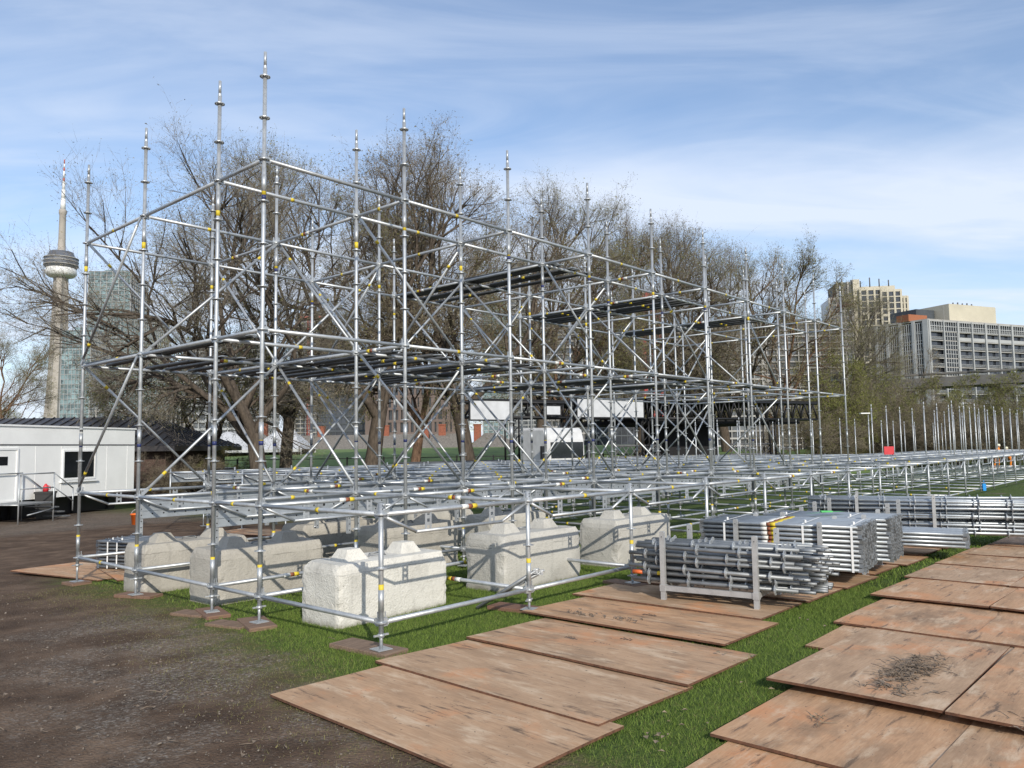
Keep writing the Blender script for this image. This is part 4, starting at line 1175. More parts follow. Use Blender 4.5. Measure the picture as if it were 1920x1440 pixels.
# dark pickup behind the brush
ca = thing('parked_car', 'black car parked under the trees behind the scaffold tower', 'car', (-15.3, 41.0, -0.55), 2.75)
prof_ = [(-2.2, .42), (-2.15, .95), (-1.0, 1.08), (-.35, 1.62), (1.15, 1.66), (1.95, 1.12), (2.2, 1.0), (2.22, .42)]
b = MB(); b.prism(prof_, -.88, .88); bd = b.build('body', MAT['car_paint'], ca); bd.modifiers.new('bevel', 'BEVEL').width = 0.06
for s in (-1, 1):
    b = MB(); b.prism([(-.80, 1.10), (-.30, 1.53), (.35, 1.56), (.35, 1.10)], s * .885, s * .895); b.build('window', MAT['dark_glass'], ca)
    b = MB(); b.prism([(.42, 1.10), (.42, 1.56), (1.08, 1.57), (1.65, 1.12)], s * .885, s * .895); b.build('window', MAT['dark_glass'], ca)
    for xx in (-1.4, 1.4):
        b = MB(); b.tube((xx, s * .74, .36), (xx, s * .92, .36), .36, 18); wh = b.build('wheel', MAT['tyre'], ca)
        b = MB(); b.tube((xx, s * .915, .36), (xx, s * .93, .36), .2, 12); b.build('rim', MAT['galv'], wh)
b = MB(); b.add([(-1.01, -.78, 1.10), (-1.01, .78, 1.10), (-.40, .70, 1.61), (-.40, -.70, 1.61)], [(0, 1, 2, 3)]); b.build('windshield', MAT['dark_glass'], ca)
for s in (-1, 1):
    b = MB(); b.box((-2.18, s * .62, .78), (.06, .34, .14)); b.build('headlight', MAT['tape_white'], ca)

# ------------------------------------------------------------------ mobile stage
SE = Vector((0.856, 0.517, 0)); sa = math.atan2(SE.y, SE.x)
sg = thing('mobile_stage', 'black mobile stage with lowered truss roof and white fascia panels behind the scaffold', 'stage', (-2.2, 37.2, -0.35), sa)
b = MB(); b.box((12.8, 4.5, 1.34), (25.6, 9.0, 0.34)); b.build('floor', MAT['stage_grey'], sg)
b = MB(); b.box((12.8, -.03, 1.40), (25.4, .05, .16)); b.build('floor_edge', MAT['rack_steel'], sg)
for x in range(0, 26, 3):
    b = MB(); b.box((0.3 + x, .3, .58), (.12, .12, 1.17)); b.build('leg', MAT['black_metal'], sg)
def truss(x0, x1, y, z0, z1, r=0.05, n=14, nm='roof_truss'):
    b = MB()
    for z in (z0, z1): b.tube((x0, y, z), (x1, y, z), r * 1.4, 6); b.tube((x0, y + .7, z), (x1, y + .7, z), r * 1.4, 6)
    for k in range(n):
        xa, xb = x0 + (x1 - x0) * k / n, x0 + (x1 - x0) * (k + 1) / n
        b.tube((xa, y, z0), ((xa + xb) / 2, y, z1), r, 5); b.tube(((xa + xb) / 2, y, z1), (xb, y, z0), r, 5); b.tube((xa, y, z0), (xa, y, z1), r, 5)
        b.tube((xa, y + .7, z0), ((xa + xb) / 2, y + .7, z1), r, 5)
    return b.build(nm, MAT['black_metal'], sg)
truss(11.2, 25.4, 0.0, 3.75, 4.75, n=18); truss(0.4, 11.2, 0.3, 3.75, 4.5, n=10); truss(11.2, 25.4, 7.6, 3.75, 4.75, n=14)
b = MB(); b.box((18.3, 4.2, 4.86), (14.6, 8.4, .10)); b.build('roof', MAT['black_cloth'], sg)
b = MB(); b.box((17.6, 4.2, 3.60), (13.2, 7.6, .22)); b.build('ceiling', MAT['black_cloth'], sg)
b = MB(); b.box((6.6, 1.9, 4.60), (10.6, 3.2, .10)); b.build('roof', MAT['black_cloth'], sg)
for x0, x1, z0, z1 in ((0.15, 2.55, 3.58, 4.55), (6.4, 10.9, 3.75, 4.75), (4.5, 5.4, 3.85, 4.35)):
    b = MB(); b.box(((x0 + x1) / 2, -.06, (z0 + z1) / 2), (x1 - x0, .05, z1 - z0)); p_ = b.build('fascia_panel', MAT['white_sheet'], sg)
    f = MB()
    for zz in (z0, z1): f.box(((x0 + x1) / 2, -.06, zz), (x1 - x0 + .1, .09, .07))
    for xx in (x0, x1): f.box((xx, -.06, (z0 + z1) / 2), (.07, .088, z1 - z0 - .07))
    f.build('panel_frame', MAT['black_metal'], p_)
for x in (2.8, 6.2, 11.2, 21.4):
    b = MB()
    for dx in (-.25, .25):
        for dy in (0.2, .7): b.tube((x + dx, dy, 1.5), (x + dx, dy, 3.75), .05, 6)
    for k in range(5): b.tube((x - .25, .2, 1.5 + k * .45), (x + .25, .2, 1.95 + k * .45), .03, 5)
    b.build('tower_leg', MAT['black_metal'], sg)
b = MB(); b.box((17.4, 4.0, 2.5), (4.2, 2.2, 2.0)); b.build('equipment_case', MAT['black_cloth'], sg)
b = MB(); b.box((7.0, 2.4, 2.3), (1.6, 1.2, 1.7))
for k in range(7): b.box((6.3 + k * .23, 1.78, 2.3), (.05, .06, 1.7))
b.build('curtain', MAT['stage_grey'], sg)
for x0, w_, in ((9.2, 3.4), (18.0, 3.6)):
    b = MB()
    b.tube((x0, .5, 1.65), (x0 + w_, .5, 1.65), .05, 6); b.tube((x0, .5, 2.25), (x0 + w_, .5, 2.25), .05, 6)
    for k in range(6): b.tube((x0 + w_ * k / 6, .5, 1.65), (x0 + w_ * (k + 1) / 6, .5, 2.25), .03, 5); b.tube((x0 + w_ * k / 6, .5, 2.25), (x0 + w_ * (k + 1) / 6, .5, 1.65), .03, 5)
    b.build('floor_truss', MAT['stage_grey'], sg)
# truck tractor parked at the stage
tk = thing('truck_tractor', 'white truck cab half hidden in the dark under the stage roof', 'truck', (1.9, 38.2, -0.45), sa - math.pi / 2 + 0.05)
b = MB(); b.prism([(-1.1, .5), (1.1, .5), (1.2, 1.7), (1.12, 2.7), (.95, 3.25), (-1.05, 3.3), (-1.15, 2.7)], -1.15, 1.15, axis='y')
cb = b.build('cab', MAT['cab_white'], tk); cb.modifiers.new('bevel', 'BEVEL').width = .12
b = MB(); b.box((1.19, 0, 2.2), (.06, 1.9, .75)); b.build('windshield', MAT['dark_glass'], tk)
b = MB(); b.box((1.22, 0, 1.15), (.06, 1.3, .8)); b.build('grille', MAT['black_metal'], tk)
b = MB(); b.box((1.25, 0, .5), (.2, 2.3, .35)); b.build('bumper', MAT['black_metal'], tk)
for s in (-1, 1):
    b = MB(); b.box((1.24, s * .9, .95), (.06, .3, .22)); b.build('headlight', MAT['tape_white'], tk)
    b = MB(); b.tube((.2, s * .8, .48), (.2, s * 1.14, .48), .48, 18); b.build('wheel', MAT['tyre'], tk)
    b = MB(); b.box((1.1, s * 1.35, 2.1), (.12, .25, .6)); b.build('mirror', MAT['black_metal'], tk)

# small things on and behind the platform
rs = thing('red_sign', 'red flat sign standing at the back of the low platform', 'sign', (16.6, 35.2, 0))
b = MB(); b.box((.2, 0, 1.52), (.44, .04, .36)); b.build('board', MAT['red_plastic'], rs)
for x in (.03, .37):
    b = MB(); b.tube((x, .03, -0.4), (x, .03, 1.4), .02, 6); b.build('leg', MAT['black_metal'], rs)
lp = thing('lamp_post', 'thin lamp post with a flat square head behind the platform', 'lamp post', (21.3, 47, -.5))
b = MB(); b.tube((0, 0, 0), (0, 0, 4.1), .045, 8, .03); b.build('pole', MAT['galv'], lp)
b = MB(); b.box((-.2, 0, 4.13), (.55, .25, .06)); b.build('head', MAT['trailer_trim'], lp)
bg_ = thing('blue_bag', 'small blue bag hung on a front row post of the low platform', 'bag', tuple(UV(12 * L + 0.05, -2.22, 0.12)))
b = MB(); b.prism([(-.05, .1), (.05, .1), (.06, .3), (.03, .34), (-.03, .34), (-.06, .3)], -.03, .03); b.build('body', MAT['blue_bag'], bg_)
b = MB(); b.path([(-.03, 0, .36), (0, 0, .44), (.03, 0, .36)], .006, 5); b.build('handle', MAT['blue_bag'], bg_)

def person(loc, rz, label, bend):
    """small far worker, one continuous skinned body"""
    t = thing('person', label, 'person', loc, rz)
    hip, ch = Vector((0, 0, .92)), Vector((0, -.18 * bend, 1.38))
    V_ = [hip, ch, ch + Vector((0, -.05 * bend, .16)), ch + Vector((0, -.10 * bend, .30)),
          Vector((.10, 0, .88)), Vector((.12, -.04, .48)), Vector((.12, .02, .08)), Vector((.12, -.14, .04)),
          Vector((-.10, 0, .88)), Vector((-.13, .10, .48)), Vector((-.13, .16, .08)), Vector((-.13, .02, .04)),
          ch + Vector((.19, 0, .04)), ch + Vector((.25, -.06, -.24)), ch + Vector((.20, -.28, -.36)), ch + Vector((.18, -.36, -.36)),
          ch + Vector((-.19, 0, .04)), ch + Vector((-.25, -.08, -.24)), ch + Vector((-.18, -.30, -.30)), ch + Vector((-.16, -.38, -.30))]
    E_ = [(0, 1), (1, 2), (2, 3), (0, 4), (4, 5), (5, 6), (6, 7), (0, 8), (8, 9), (9, 10), (10, 11), (1, 12), (12, 13), (13, 14), (14, 15), (1, 16), (16, 17), (17, 18), (18, 19)]
    rad = [.15, .17, .065, .10, .095, .07, .05, .045, .095, .07, .05, .045, .07, .05, .04, .035, .07, .05, .04, .035]
    me = bpy.data.meshes.new('body'); me.from_pydata([tuple(p) for p in V_], E_, []); me.materials.append(MAT['hi_vis'])
    o = obj('body', me, t)
    sk = o.modifiers.new('skin', 'SKIN')
    for k, d in enumerate(me.skin_vertices[0].data): d.radius = (rad[k], rad[k]); d.use_root = (k == 0)
    o.modifiers.new('sub', 'SUBSURF').levels = 1
    hd = V_[3]
    b = MB(); b.lathe([(0, -.12), (.06, -.11), (.085, -.04), (.095, .03), (.07, .10), (0, .13)], 12, tuple(hd)); b.box(hd + Vector((0, -.1, -.01)), (.025, .03, .04)); b.build('face', MAT['skin'], t)
    b = MB(); b.lathe([(.15, .04), (.115, .05), (.11, .12), (.07, .17), (0, .185)], 12, tuple(hd)); b.build('hard_hat', MAT['hat_white'], t)
    b = MB(); b.lathe([(.115, .05), (.125, .45), (.16, .88), (.165, .96)], 10, (0, 0.02, 0)); b.build('trousers', MAT['trousers'], t)
person((35.6, 58.0, -0.22), 0.5, 'far worker in orange with a pale hard hat behind the right end of the platform', 0.6)
person((37.6, 59.5, -0.45), -2.4, 'second far worker in orange, lower and further right, partly hidden by posts', 1.0)

# ------------------------------------------------------------------ far buildings
def tower_block(name, label, cat, cx, cy, w, d, z1, nf, nb, wall, slab, rz=0.0, slab_h=0.45, out=0.35, fins=True, parapet=True, zb=-1.0, finmat=None):
    """box tower with real floor slabs and mullion fins on its two visible sides"""
    t = thing(name, label, cat, (cx, cy, zb), rz)
    b = MB(); b.box((0, d / 2, z1 / 2), (w, d, z1)); b.build('wall', MAT[wall], t)
    sb_ = MB(); fh = z1 / nf
    for k in range(1, nf + 1): sb_.box((0, d / 2, k * fh - slab_h / 2 + .01 * (k == nf)), (w + 2 * out, d + 2 * out, slab_h))
    tag(sb_.build('floor_slabs', MAT[slab], t), kind='stuff')
    if fins:
        fb = MB(); bw = w / nb
        for k in range(nb + 1):
            fb.box((-w / 2 + k * bw, -out * .55, z1 / 2), (bw * 0.10, out * .8, z1 - .2))
        nd = max(2, int(d / bw))
        for k in range(nd + 1):
            for s in (-1, 1): fb.box((s * (w / 2 + out * .55), d * k / nd, z1 / 2), (out * .8, bw * .1, z1 - .2))
        tag(fb.build('mullions', MAT[finmat or slab], t), kind='stuff')
    if parapet:
        b = MB(); b.box((w * .06, d / 2, z1 + 1.4), (w * .55, d * .6, 2.8)); b.build('plant_room', MAT[wall], t)
    return t
K = 1470.6
def place(px0, px1, Y, ytop, hor):     # design-time: real size at a real distance
    return ((px0 + px1) / 2 - 960) / K * Y, (px1 - px0) / K * Y, (hor - ytop) / K * Y + 2.9
def tb(name, label, cat, px0, px1, Y, ytop, hor, d, nf, nb, wall, slab, **kw):
    cx, w, z1 = place(px0, px1, Y, ytop, hor)
    return tower_block(name, label, cat, cx, Y, w, d, z1, nf, nb, wall, slab, **kw)
tb('glass_tower', 'tall green glass condominium tower just right of the slender concrete tower', 'building', 160, 236, 620, 505, 851, 40, 48, 7, 'glass_green', 'pale_panel', rz=.12, slab_h=.35, out=.5)
tb('glass_tower', 'shorter blue-green glass tower touching the slender concrete tower', 'building', 112, 164, 520, 618, 852, 30, 26, 8, 'glass_green', 'pale_panel', rz=.1, slab_h=.3, out=.45)
tb('glass_tower', 'pale glass tower with a stepped top behind the leftmost tower post', 'building', 200, 262, 450, 590, 850, 30, 27, 9, 'glass_green', 'pale_panel', rz=-.08, slab_h=.35, out=.5)
tb('podium_building', 'low grey podium with a flat roof above the dark hip roof', 'building', 180, 292, 180, 768, 850, 20, 3, 6, 'glass_grey', 'concrete_slab', parapet=False)
tb('apartment_block', 'glass mid-rise with dense floor bands behind the left trees', 'building', 268, 345, 330, 700, 849, 25, 12, 9, 'glass_green', 'pale_panel', slab_h=.7, out=.6)
tb('apartment_block', 'wide banded apartment slab behind the big left tree', 'building', 345, 482, 300, 640, 847, 25, 15, 10, 'glass_grey', 'pale_panel', slab_h=.9, out=.8)
tb('apartment_tower', 'pale slim tower beside a red crane mast', 'building', 553, 602, 620, 585, 845, 30, 32, 5, 'glass_grey', 'concrete_slab', slab_h=.8, out=.8)
tb('apartment_tower', 'dark grey gridded tower right of the pale slim tower', 'building', 603, 648, 560, 630, 844, 30, 26, 5, 'glass_dark', 'slate_panel', slab_h=.6, out=.5)
tb('office_block', 'slate blue-grey mid-rise with stepped roof seen under the loose tubes', 'building', 598, 690, 240, 752, 844, 30, 8, 9, 'glass_dark', 'slate_panel', slab_h=.5, out=.3)
tb('apartment_tower', 'banded balcony tower between the grey mid-rise and the brown block', 'building', 642, 702, 380, 668, 843, 30, 18, 4, 'glass_grey', 'concrete_slab', slab_h=.7, out=.9)
tb('glass_tower', 'light blue glass tower behind the middle trees', 'building', 905, 952, 620, 560, 840, 30, 36, 5, 'glass_green', 'pale_panel', slab_h=.4, out=.5)
tb('glass_tower', 'second light tower right of the light blue one', 'building', 958, 1010, 680, 488, 839, 30, 44, 5, 'glass_grey', 'pale_panel', slab_h=.7, out=.6)
tb('apartment_block', 'banded apartment block behind the middle of the scaffold', 'building', 1010, 1140, 380, 600, 838, 30, 20, 11, 'glass_grey', 'concrete_slab', slab_h=.8, out=.8)
tb('apartment_block', 'dark glass block left of the crimson panel', 'building', 1140, 1208, 290, 640, 836, 30, 12, 6, 'glass_dark', 'slate_panel', slab_h=.5, out=.3)
tb('apartment_block', 'balcony apartment block right of the crimson panel', 'building', 1248, 1335, 300, 622, 834, 30, 18, 6, 'glass_grey', 'concrete_slab', slab_h=.6, out=1.0)
tb('apartment_block', 'balcony apartment block behind the right-hand trees', 'building', 1338, 1430, 280, 600, 833, 30, 18, 6, 'glass_grey', 'concrete_slab', slab_h=.6, out=1.0)
tb('apartment_block', 'pale columned block behind the last bay of the tower', 'building', 1440, 1580, 320, 605, 831, 30, 20, 7, 'glass_grey', 'concrete_slab', slab_h=.5, out=.9)
# crimson clad slab
cx, w, z1 = place(1209, 1245, 285, 548, 835)
cb_ = thing('crimson_tower', 'narrow crimson clad tower slab seen through the scaffold', 'building', (cx, 285, -1))
b = MB(); b.box((0, 6, z1 / 2), (w, 12, z1)); b.build('wall', MAT['crimson_panel'], cb_)
b = MB(); b.box((-w * .2, -.06, z1 * .45), (w * .25, .1, z1 * .8)); b.build('dark_strip', MAT['slate_panel'], cb_)  # slate-coloured vertical strip on the crimson front
b = MB(); b.box((0, 6, z1 + .4), (w * .8, 9, .8)); b.build('parapet', MAT['crimson_panel'], cb_)
# crane mast
cm = thing('crane_mast', 'red lattice crane mast in front of the pale slim tower', 'crane', ((578 - 960) / K * 560, 560, -1))
b = MB()
for (dx, dy) in ((-1, -1), (1, -1), (1, 1), (-1, 1)): b.tube((dx, dy, 0), (dx, dy, 98), .22, 4)
for k in range(33):
    z = k * 2.97; b.tube((-1, -1, z), (1, -1, z + 2.97), .14, 4); b.tube((-1, -1, z), (1, -1, z), .14, 4)
b.build('mast', MAT['tower_red'], cm)
b = MB(); b.box((4, 0, 99), (24, 1.0, 1.2)); b.build('jib', MAT['tower_red'], cm)
# brown gridded mid-rise with deep windows
cx, w, z1 = place(684, 872, 215, 722, 842)
bb_ = thing('brown_midrise', 'brown mid-rise block with a staggered grid of deep windows', 'building', (cx, 215, -1))
b = MB(); b.box((0, 9, z1 / 2), (w, 16, z1)); b.build('wall', MAT['glass_dark'], bb_)
nfl, nbw = 6, 18
fh = z1 / nfl
rr = random.Random(5)
b = MB(); b.box((0, 9, z1 + .3), (w + .6, 17, .6)); b.build('roof', MAT['slate_panel'], bb_)
b = MB(); b.box((w * -.1, 10, z1 + 2.0), (w * .6, 10, 3.2)); b.build('plant_room', MAT['slate_panel'], bb_)
for f in range(nfl):
    b = MB(); b.box((0, .55, f * fh + .35), (w, .9, .7)); b.build('spandrel', MAT['brown_panel'], bb_)
    b = MB()
    for k in range(nbw + 1):
        sh = (rr.random() - .5) * .5
        x = -w / 2 + w * k / nbw + sh
        b.box((min(max(x, -w / 2 + .4), w / 2 - .4), .50, f * fh + .7 + (fh - .7) / 2), (.55 + rr.random() * .5, .7, fh - .7))
    b.build('piers', MAT['brown_panel'], bb_)
# heritage brick buildings on the lawn
def cottage(name, label, cx, cy, w, d, he, hr, chim, rz=0.0, z=2.0):
    t = thing(name, label, 'building', (cx, cy, z), rz)
    b = MB(); b.box((0, d / 2, he / 2), (w, d, he)); b.build('wall', MAT['red_brick'], t)
    b = MB(); o_ = .4
    b.add([(-w / 2 - o_, -o_, he), (w / 2 + o_, -o_, he), (w / 2 + o_, d + o_, he), (-w / 2 - o_, d + o_, he), (-w / 2 + 2.2, d / 2, he + hr), (w / 2 - 2.2, d / 2, he + hr)], [(0, 1, 5, 4), (1, 2, 5), (2, 3, 4, 5), (3, 0, 4), (0, 3, 2, 1)])
    rf = b.build('roof', MAT['shingle'], t)
    for x in chim:
        b = MB(); b.box((x, d / 2, he + hr * .9), (1.0, .8, hr * 1.3)); b.box((x, d / 2, he + hr * 1.58), (1.15, .95, .14)); b.build('chimney', MAT['red_brick'], rf)
    nwin = max(2, int(w / 3))
    for k in range(nwin):
        x = -w / 2 + w * (k + .5) / nwin
        b = MB(); b.box((x, -.03, he * .5), (.9, .08, he * .5)); wn_ = b.build('window', MAT['dark_glass'], t)
        f = MB(); f.box((x, -.06, he * .5), (.06, .06, he * .5)); f.box((x, -.06, he * .5), (.9, .055, .06)); f.box((x, -.06, he * .77), (1.0, .09, .08)); f.build('frame', MAT['trailer_trim'], wn_)
cottage('brick_house', 'long low brick barracks with a grey shingle roof and brick chimneys on the lawn', -22.0, 112, 22, 7, 1.3, 2.2, (-6, 3.4, 9.2), 0.02, 0.6)
cottage('brick_house', 'brick house with grey hip roof left of the white stage panel', -9.2, 108, 7.5, 6, 1.2, 2.2, (-0.6,), 0.05, 0.6)
cottage('brick_house', 'small red brick gable house seen behind the stage legs', -2.6, 106, 6.2, 6, 1.6, 2.0, (-2.0,), 0.1, 0.4)
cottage('brick_house', 'red brick house end behind the leaning tree trunks', -36.5, 108, 7.0, 6, 1.9, 2.2, (1.5,), 0.05, 0.5)
# fence along the lawn
fe = thing('rail_fence', 'thin black post and rail fence along the lawn behind the scaffold', 'fence', (0, 0, 0))
xs = [-30 + 2.6 * k for k in range(17)]
for x in xs:
    b = MB(); b.box((x, 56.0, .15), (.10, .10, 2.5)); b.build('post', MAT['black_metal'], fe)
for z in (0.45, 1.3):
    b = MB(); b.box(((xs[0] + xs[-1]) / 2, 55.92, z), (xs[-1] - xs[0], .05, .05)); b.build('rail', MAT['black_metal'], fe)

# right-hand apartment building: corner at C0, long face receding right
C0, C1, C2 = Vector((141.5, 264, 0)), Vector((212, 294, 0)), Vector((131.0, 279, 0))
ap = thing('apartment_building', 'concrete apartment building with rows of balconies and a cream penthouse at the right', 'building', (C0.x, C0.y, -1))
def local(p): return Vector((p.x - C0.x, p.y - C0.y, 0))
F1 = local(C1); n1 = Vector((F1.y, -F1.x, 0)).normalized(); l1 = F1.length; a1 = math.atan2(F1.y, F1.x)
F2 = local(C2); l2 = F2.length; a2 = math.atan2(F2.y, F2.x)
ZT = 44.5; FH = 3.05; NF = 11
poly = [(0, 0), (F1.x, F1.y), (F1.x - 10, F1.y + 22), (F2.x - 2 + 4, F2.y + 14), (F2.x, F2.y)]
def inset(s):
    cx_ = sum(p[0] for p in poly) / 5; cy_ = sum(p[1] for p in poly) / 5
    return [(cx_ + (p[0] - cx_) * s, cy_ + (p[1] - cy_) * s) for p in poly]
b = MB(); b.prism(inset(0.93), 0, ZT - 1, axis='z'); b.build('wall', MAT['glass_dark'], ap)
M1 = lambda s, o, z: Vector((F1.x / l1 * s + n1.x * o, F1.y / l1 * s + n1.y * o, z))
d2 = F2 / l2; n2 = Vector((-d2.y, d2.x, 0)) 
if n2.y > 0: n2 = -n2
M2 = lambda s, o, z: Vector((d2.x * s + n2.x * o, d2.y * s + n2.y * o, z))
for f in range(NF + 1):
    z = ZT - 4.2 - f * FH
    if z < 3: break
    b = MB(); b.prism(inset(1.0), z - .16, z + .16, axis='z'); b.build('floor_slab', MAT['concrete_slab'], ap)
b = MB(); b.prism(inset(1.0), ZT - .6, ZT, axis='z'); b.build('roof_edge', MAT['concrete_slab'], ap)
nb = 11; bw = l1 / nb
for k in range(nb + 1):
    big = k % 2 == 0
    b = MB(); c_ = M1(k * bw + .3, .12, ZT / 2); b.box(c_, (.75 if big else .5, .7, ZT - .8), rz=a1); b.build('column', MAT['pale_panel'], ap)
me_cache = {}
for f in range(NF):
    z = ZT - 4.2 - f * FH
    if z < 6: break
    for k in range(nb):
        if k == 1 and f < NF: continue
        key = 'solid' if f == 1 and k > 1 else 'rail'
        if key not in me_cache:
            q = MB()
            if key == 'solid': q.box((0, 0, .62), (bw - .8, .14, 1.15))
            else:
                q.box((0, 0, 1.05), (bw - .8, .10, .09)); q.box((0, 0, .35), (bw - .8, .06, .05))
                for i_ in range(13): q.box((-(bw - .9) / 2 + (bw - .9) * i_ / 12, 0, .6), (.07, .06, .9))
                q.box((0, .12, .62), (bw - .8, .03, .8), 1)
            me_cache[key] = q.mesh('balcony_rail', [MAT['pale_panel'], MAT['glass_grey']])
        p = M1((k + .5) * bw + .3, 0.02, z + .16)
        obj('balcony_rail', me_cache[key], ap, p, a1)
# window grid bay near the corner and glazed top floor
def grid_panel(M, a, s0, s1, z0, z1, ns, nz, nm, off=.08, mat='pale_panel'):
    b = MB()
    for k in range(ns + 1): b.box(M(s0 + (s1 - s0) * k / ns, off, (z0 + z1) / 2), (.22, .2, z1 - z0), rz=a)
    for k in range(nz + 1): b.box(M((s0 + s1) / 2, off + .012, z0 + (z1 - z0) * k / nz), (s1 - s0, .2, .22), rz=a)
    return b.build(nm, MAT[mat], ap)
for f in range(NF - 1):
    z = ZT - 4.2 - f * FH
    if z < 9: break
    q = MB(); q.box(M1(bw * 1.5 + .3, -.05, z - FH / 2), (bw - 1.0, .1, FH - .4), rz=a1); wnd = q.build('window', MAT['dark_glass'], ap)
    b = MB()
    for k in range(6): b.box(M1(bw + .8 + (bw - 1) * k / 5, .1, z - FH / 2), (.2, .2, FH - .35), rz=a1)
    b.box(M1(bw * 1.5 + .3, .11, z - FH / 2), (bw - .9, .18, .18), rz=a1); b.build('frame', MAT['pale_panel'], wnd)
grid_panel(M1, a1, .6, l1 - .5, ZT - 4.0, ZT - .7, 66, 2, 'top_glazing_grid')
for k in range(4):
    s0, s1 = l2 * k / 4 + .5, l2 * (k + 1) / 4 - .3
    grid_panel(M2, a2, s0, s1, 4, ZT - 1.2, 5, 11, 'glazing_grid', .1)
for k in (0.04, .27, .52, .78, 1.0):
    b = MB(); b.box(M2(l2 * k, .2, ZT / 2 - .2), (.9 if k > .1 else 1.8, .7, ZT - .5), rz=a2); b.build('column', MAT['pale_panel'], ap)
b = MB(); b.box((20, 17, ZT + 2.8), (24, 12, 6.8), rz=a1); ph = b.build('penthouse', MAT['beige_wall'], ap)
b = MB(); b.box((2.5, 15, ZT + 2.2), (9, 11, 5.0), rz=a1); b.build('plant_room', MAT['slate_panel'], ap)
b = MB(); b.box((-1.0, 8.5, ZT + 1.1), (9, 5, 2.4), rz=a1); b.build('rust_screen', MAT['rust_panel'], ap)
for k in range(5):
    b = MB(); q = Vector((15 + k * 2.2, 10.6 + k * .95, ZT + 6.2)); b.tube(q, q + Vector((0, 0, 1.0 + .2 * (k % 2))), .25, 6); b.build('vent', MAT['stage_grey'], ph)
for k in range(8):
    p = Vector((9.6 + k * 2.9, 7.1 + k * 1.235, ZT + 2.6)); b = MB(); b.box(p, (.10, .10, 6.2), rz=a1); b.build('panel_joint', MAT['concrete_slab'], ph)

# stepped tower behind it
cx, w, _ = place(1583, 1707, 380, 520, 829)
s_t = thing('stepped_tower', 'stepped beige tower with dark window bays behind the apartment building', 'building', (cx, 380, -1), -.15)
zz = lambda y: (829 - y) / K * 380 + 2.9
def vol(px0, px1, ytop, dy, d, wall, slab, nf, nm):
    x0, x1 = (px0 - 1645) / K * 380, (px1 - 1645) / K * 380
    z1 = zz(ytop)
    b = MB(); b.box(((x0 + x1) / 2, dy + d / 2, z1 / 2), (x1 - x0, d, z1)); o = b.build(nm, MAT[wall], s_t)
    sl = MB(); ww = x1 - x0
    if slab:
        for s in (0, .33, .67, 1): sl.box((x0 + ww * s, dy - .25, z1 / 2), (.9, .6, z1 + .5))
        for k in range(nf): sl.box(((x0 + x1) / 2, dy - .2, z1 - .2 - k * 3.0), (ww, .5, .5 if k % 4 else 1.2))
        tag(sl.build('facade_grid', MAT[slab], o), kind='stuff')
vol(1583, 1612, 524, 0, 18, 'slate_panel', 'concrete_slab', 0, 'shaft')
vol(1611, 1623, 520, -1, 18, 'beige_wall', None, 0, 'core')
vol(1622, 1660, 540, -2, 14, 'glass_dark', 'beige_wall', 24, 'upper_bay')
vol(1624, 1692, 531, 4, 14, 'beige_wall', None, 0, 'penthouse')
vol(1658, 1693, 545, -3, 14, 'glass_dark', 'beige_wall', 24, 'upper_bay')
vol(1690, 1708, 556, 0, 14, 'glass_grey', 'beige_wall', 22, 'lower_bay')
vol(1560, 1600, 560, -8, 16, 'glass_grey', 'concrete_slab', 22, 'lower_bay')
for k in range(6):
    b = MB(); x = (1596 + k * 17 - 1645) / K * 380; b.tube((x, 4, zz(532)), (x, 4, zz(514 + 3 * (k % 3))), .3, 5); b.build('mast', MAT['stage_grey'], s_t)

# elevated road
er = tag(obj('elevated_road', None), 'grey concrete elevated road deck crossing in front of the apartment building', 'road bridge')
P0, P1 = Vector((78, 170, 0)), Vector((150, 150, 0)); dv = (P1 - P0); la = math.atan2(dv.y, dv.x); mid = (P0 + P1) / 2
b = MB()
for k in range(8):
    a_, c_ = P0 + dv * (k / 8), P0 + dv * ((k + 1) / 8)
    z0 = 15.2 + 1.6 * (k / 8); z1 = 15.2 + 1.6 * ((k + 1) / 8)
    nrm = Vector((-dv.y, dv.x, 0)).normalized() * 9
    for (zo0, zo1) in ((-2.0, 0.0),):
        b.add([(a_.x, a_.y, z0 + zo0), (c_.x, c_.y, z1 + zo0), (c_.x, c_.y, z1 + zo1), (a_.x, a_.y, z0 + zo1),
               (a_.x + nrm.x, a_.y + nrm.y, z0 + zo0), (c_.x + nrm.x, c_.y + nrm.y, z1 + zo0), (c_.x + nrm.x, c_.y + nrm.y, z1 + zo1), (a_.x + nrm.x, a_.y + nrm.y, z0 + zo1)],
              [(0, 1, 2, 3), (3, 2, 6, 7), (4, 7, 6, 5), (0, 4, 5, 1)])
b.build('deck', MAT['concrete_road'], er)
b = MB()
for k in range(8):
    a_, c_ = P0 + dv * (k / 8), P0 + dv * ((k + 1) / 8)
    b.tube(a_ + Vector((0, -.1, 15.9 + .2 * k)), c_ + Vector((0, -.1, 16.1 + .2 * k)), .35, 4)
b.build('parapet', MAT['concrete_road'], er)
for k in range(4):
    p = P0 + dv * (.12 + .25 * k) + Vector((0, 3, 0))
    b = MB(); b.box((p.x, p.y + 1.5, 6.2), (2.2, 2.2, 14.4), rz=la); b.box((p.x, p.y + 1.5, 13.6), (3, 8, 1.6), rz=la); b.build('pier', MAT['concrete_road'], er)
tb('far_shed', 'pale low roof line behind the right-hand bushes', 'building', 1765, 1835, 140, 760, 826, 10, 2, 5, 'glass_grey', 'concrete_slab', parapet=False, slab_h=.6, out=.5)

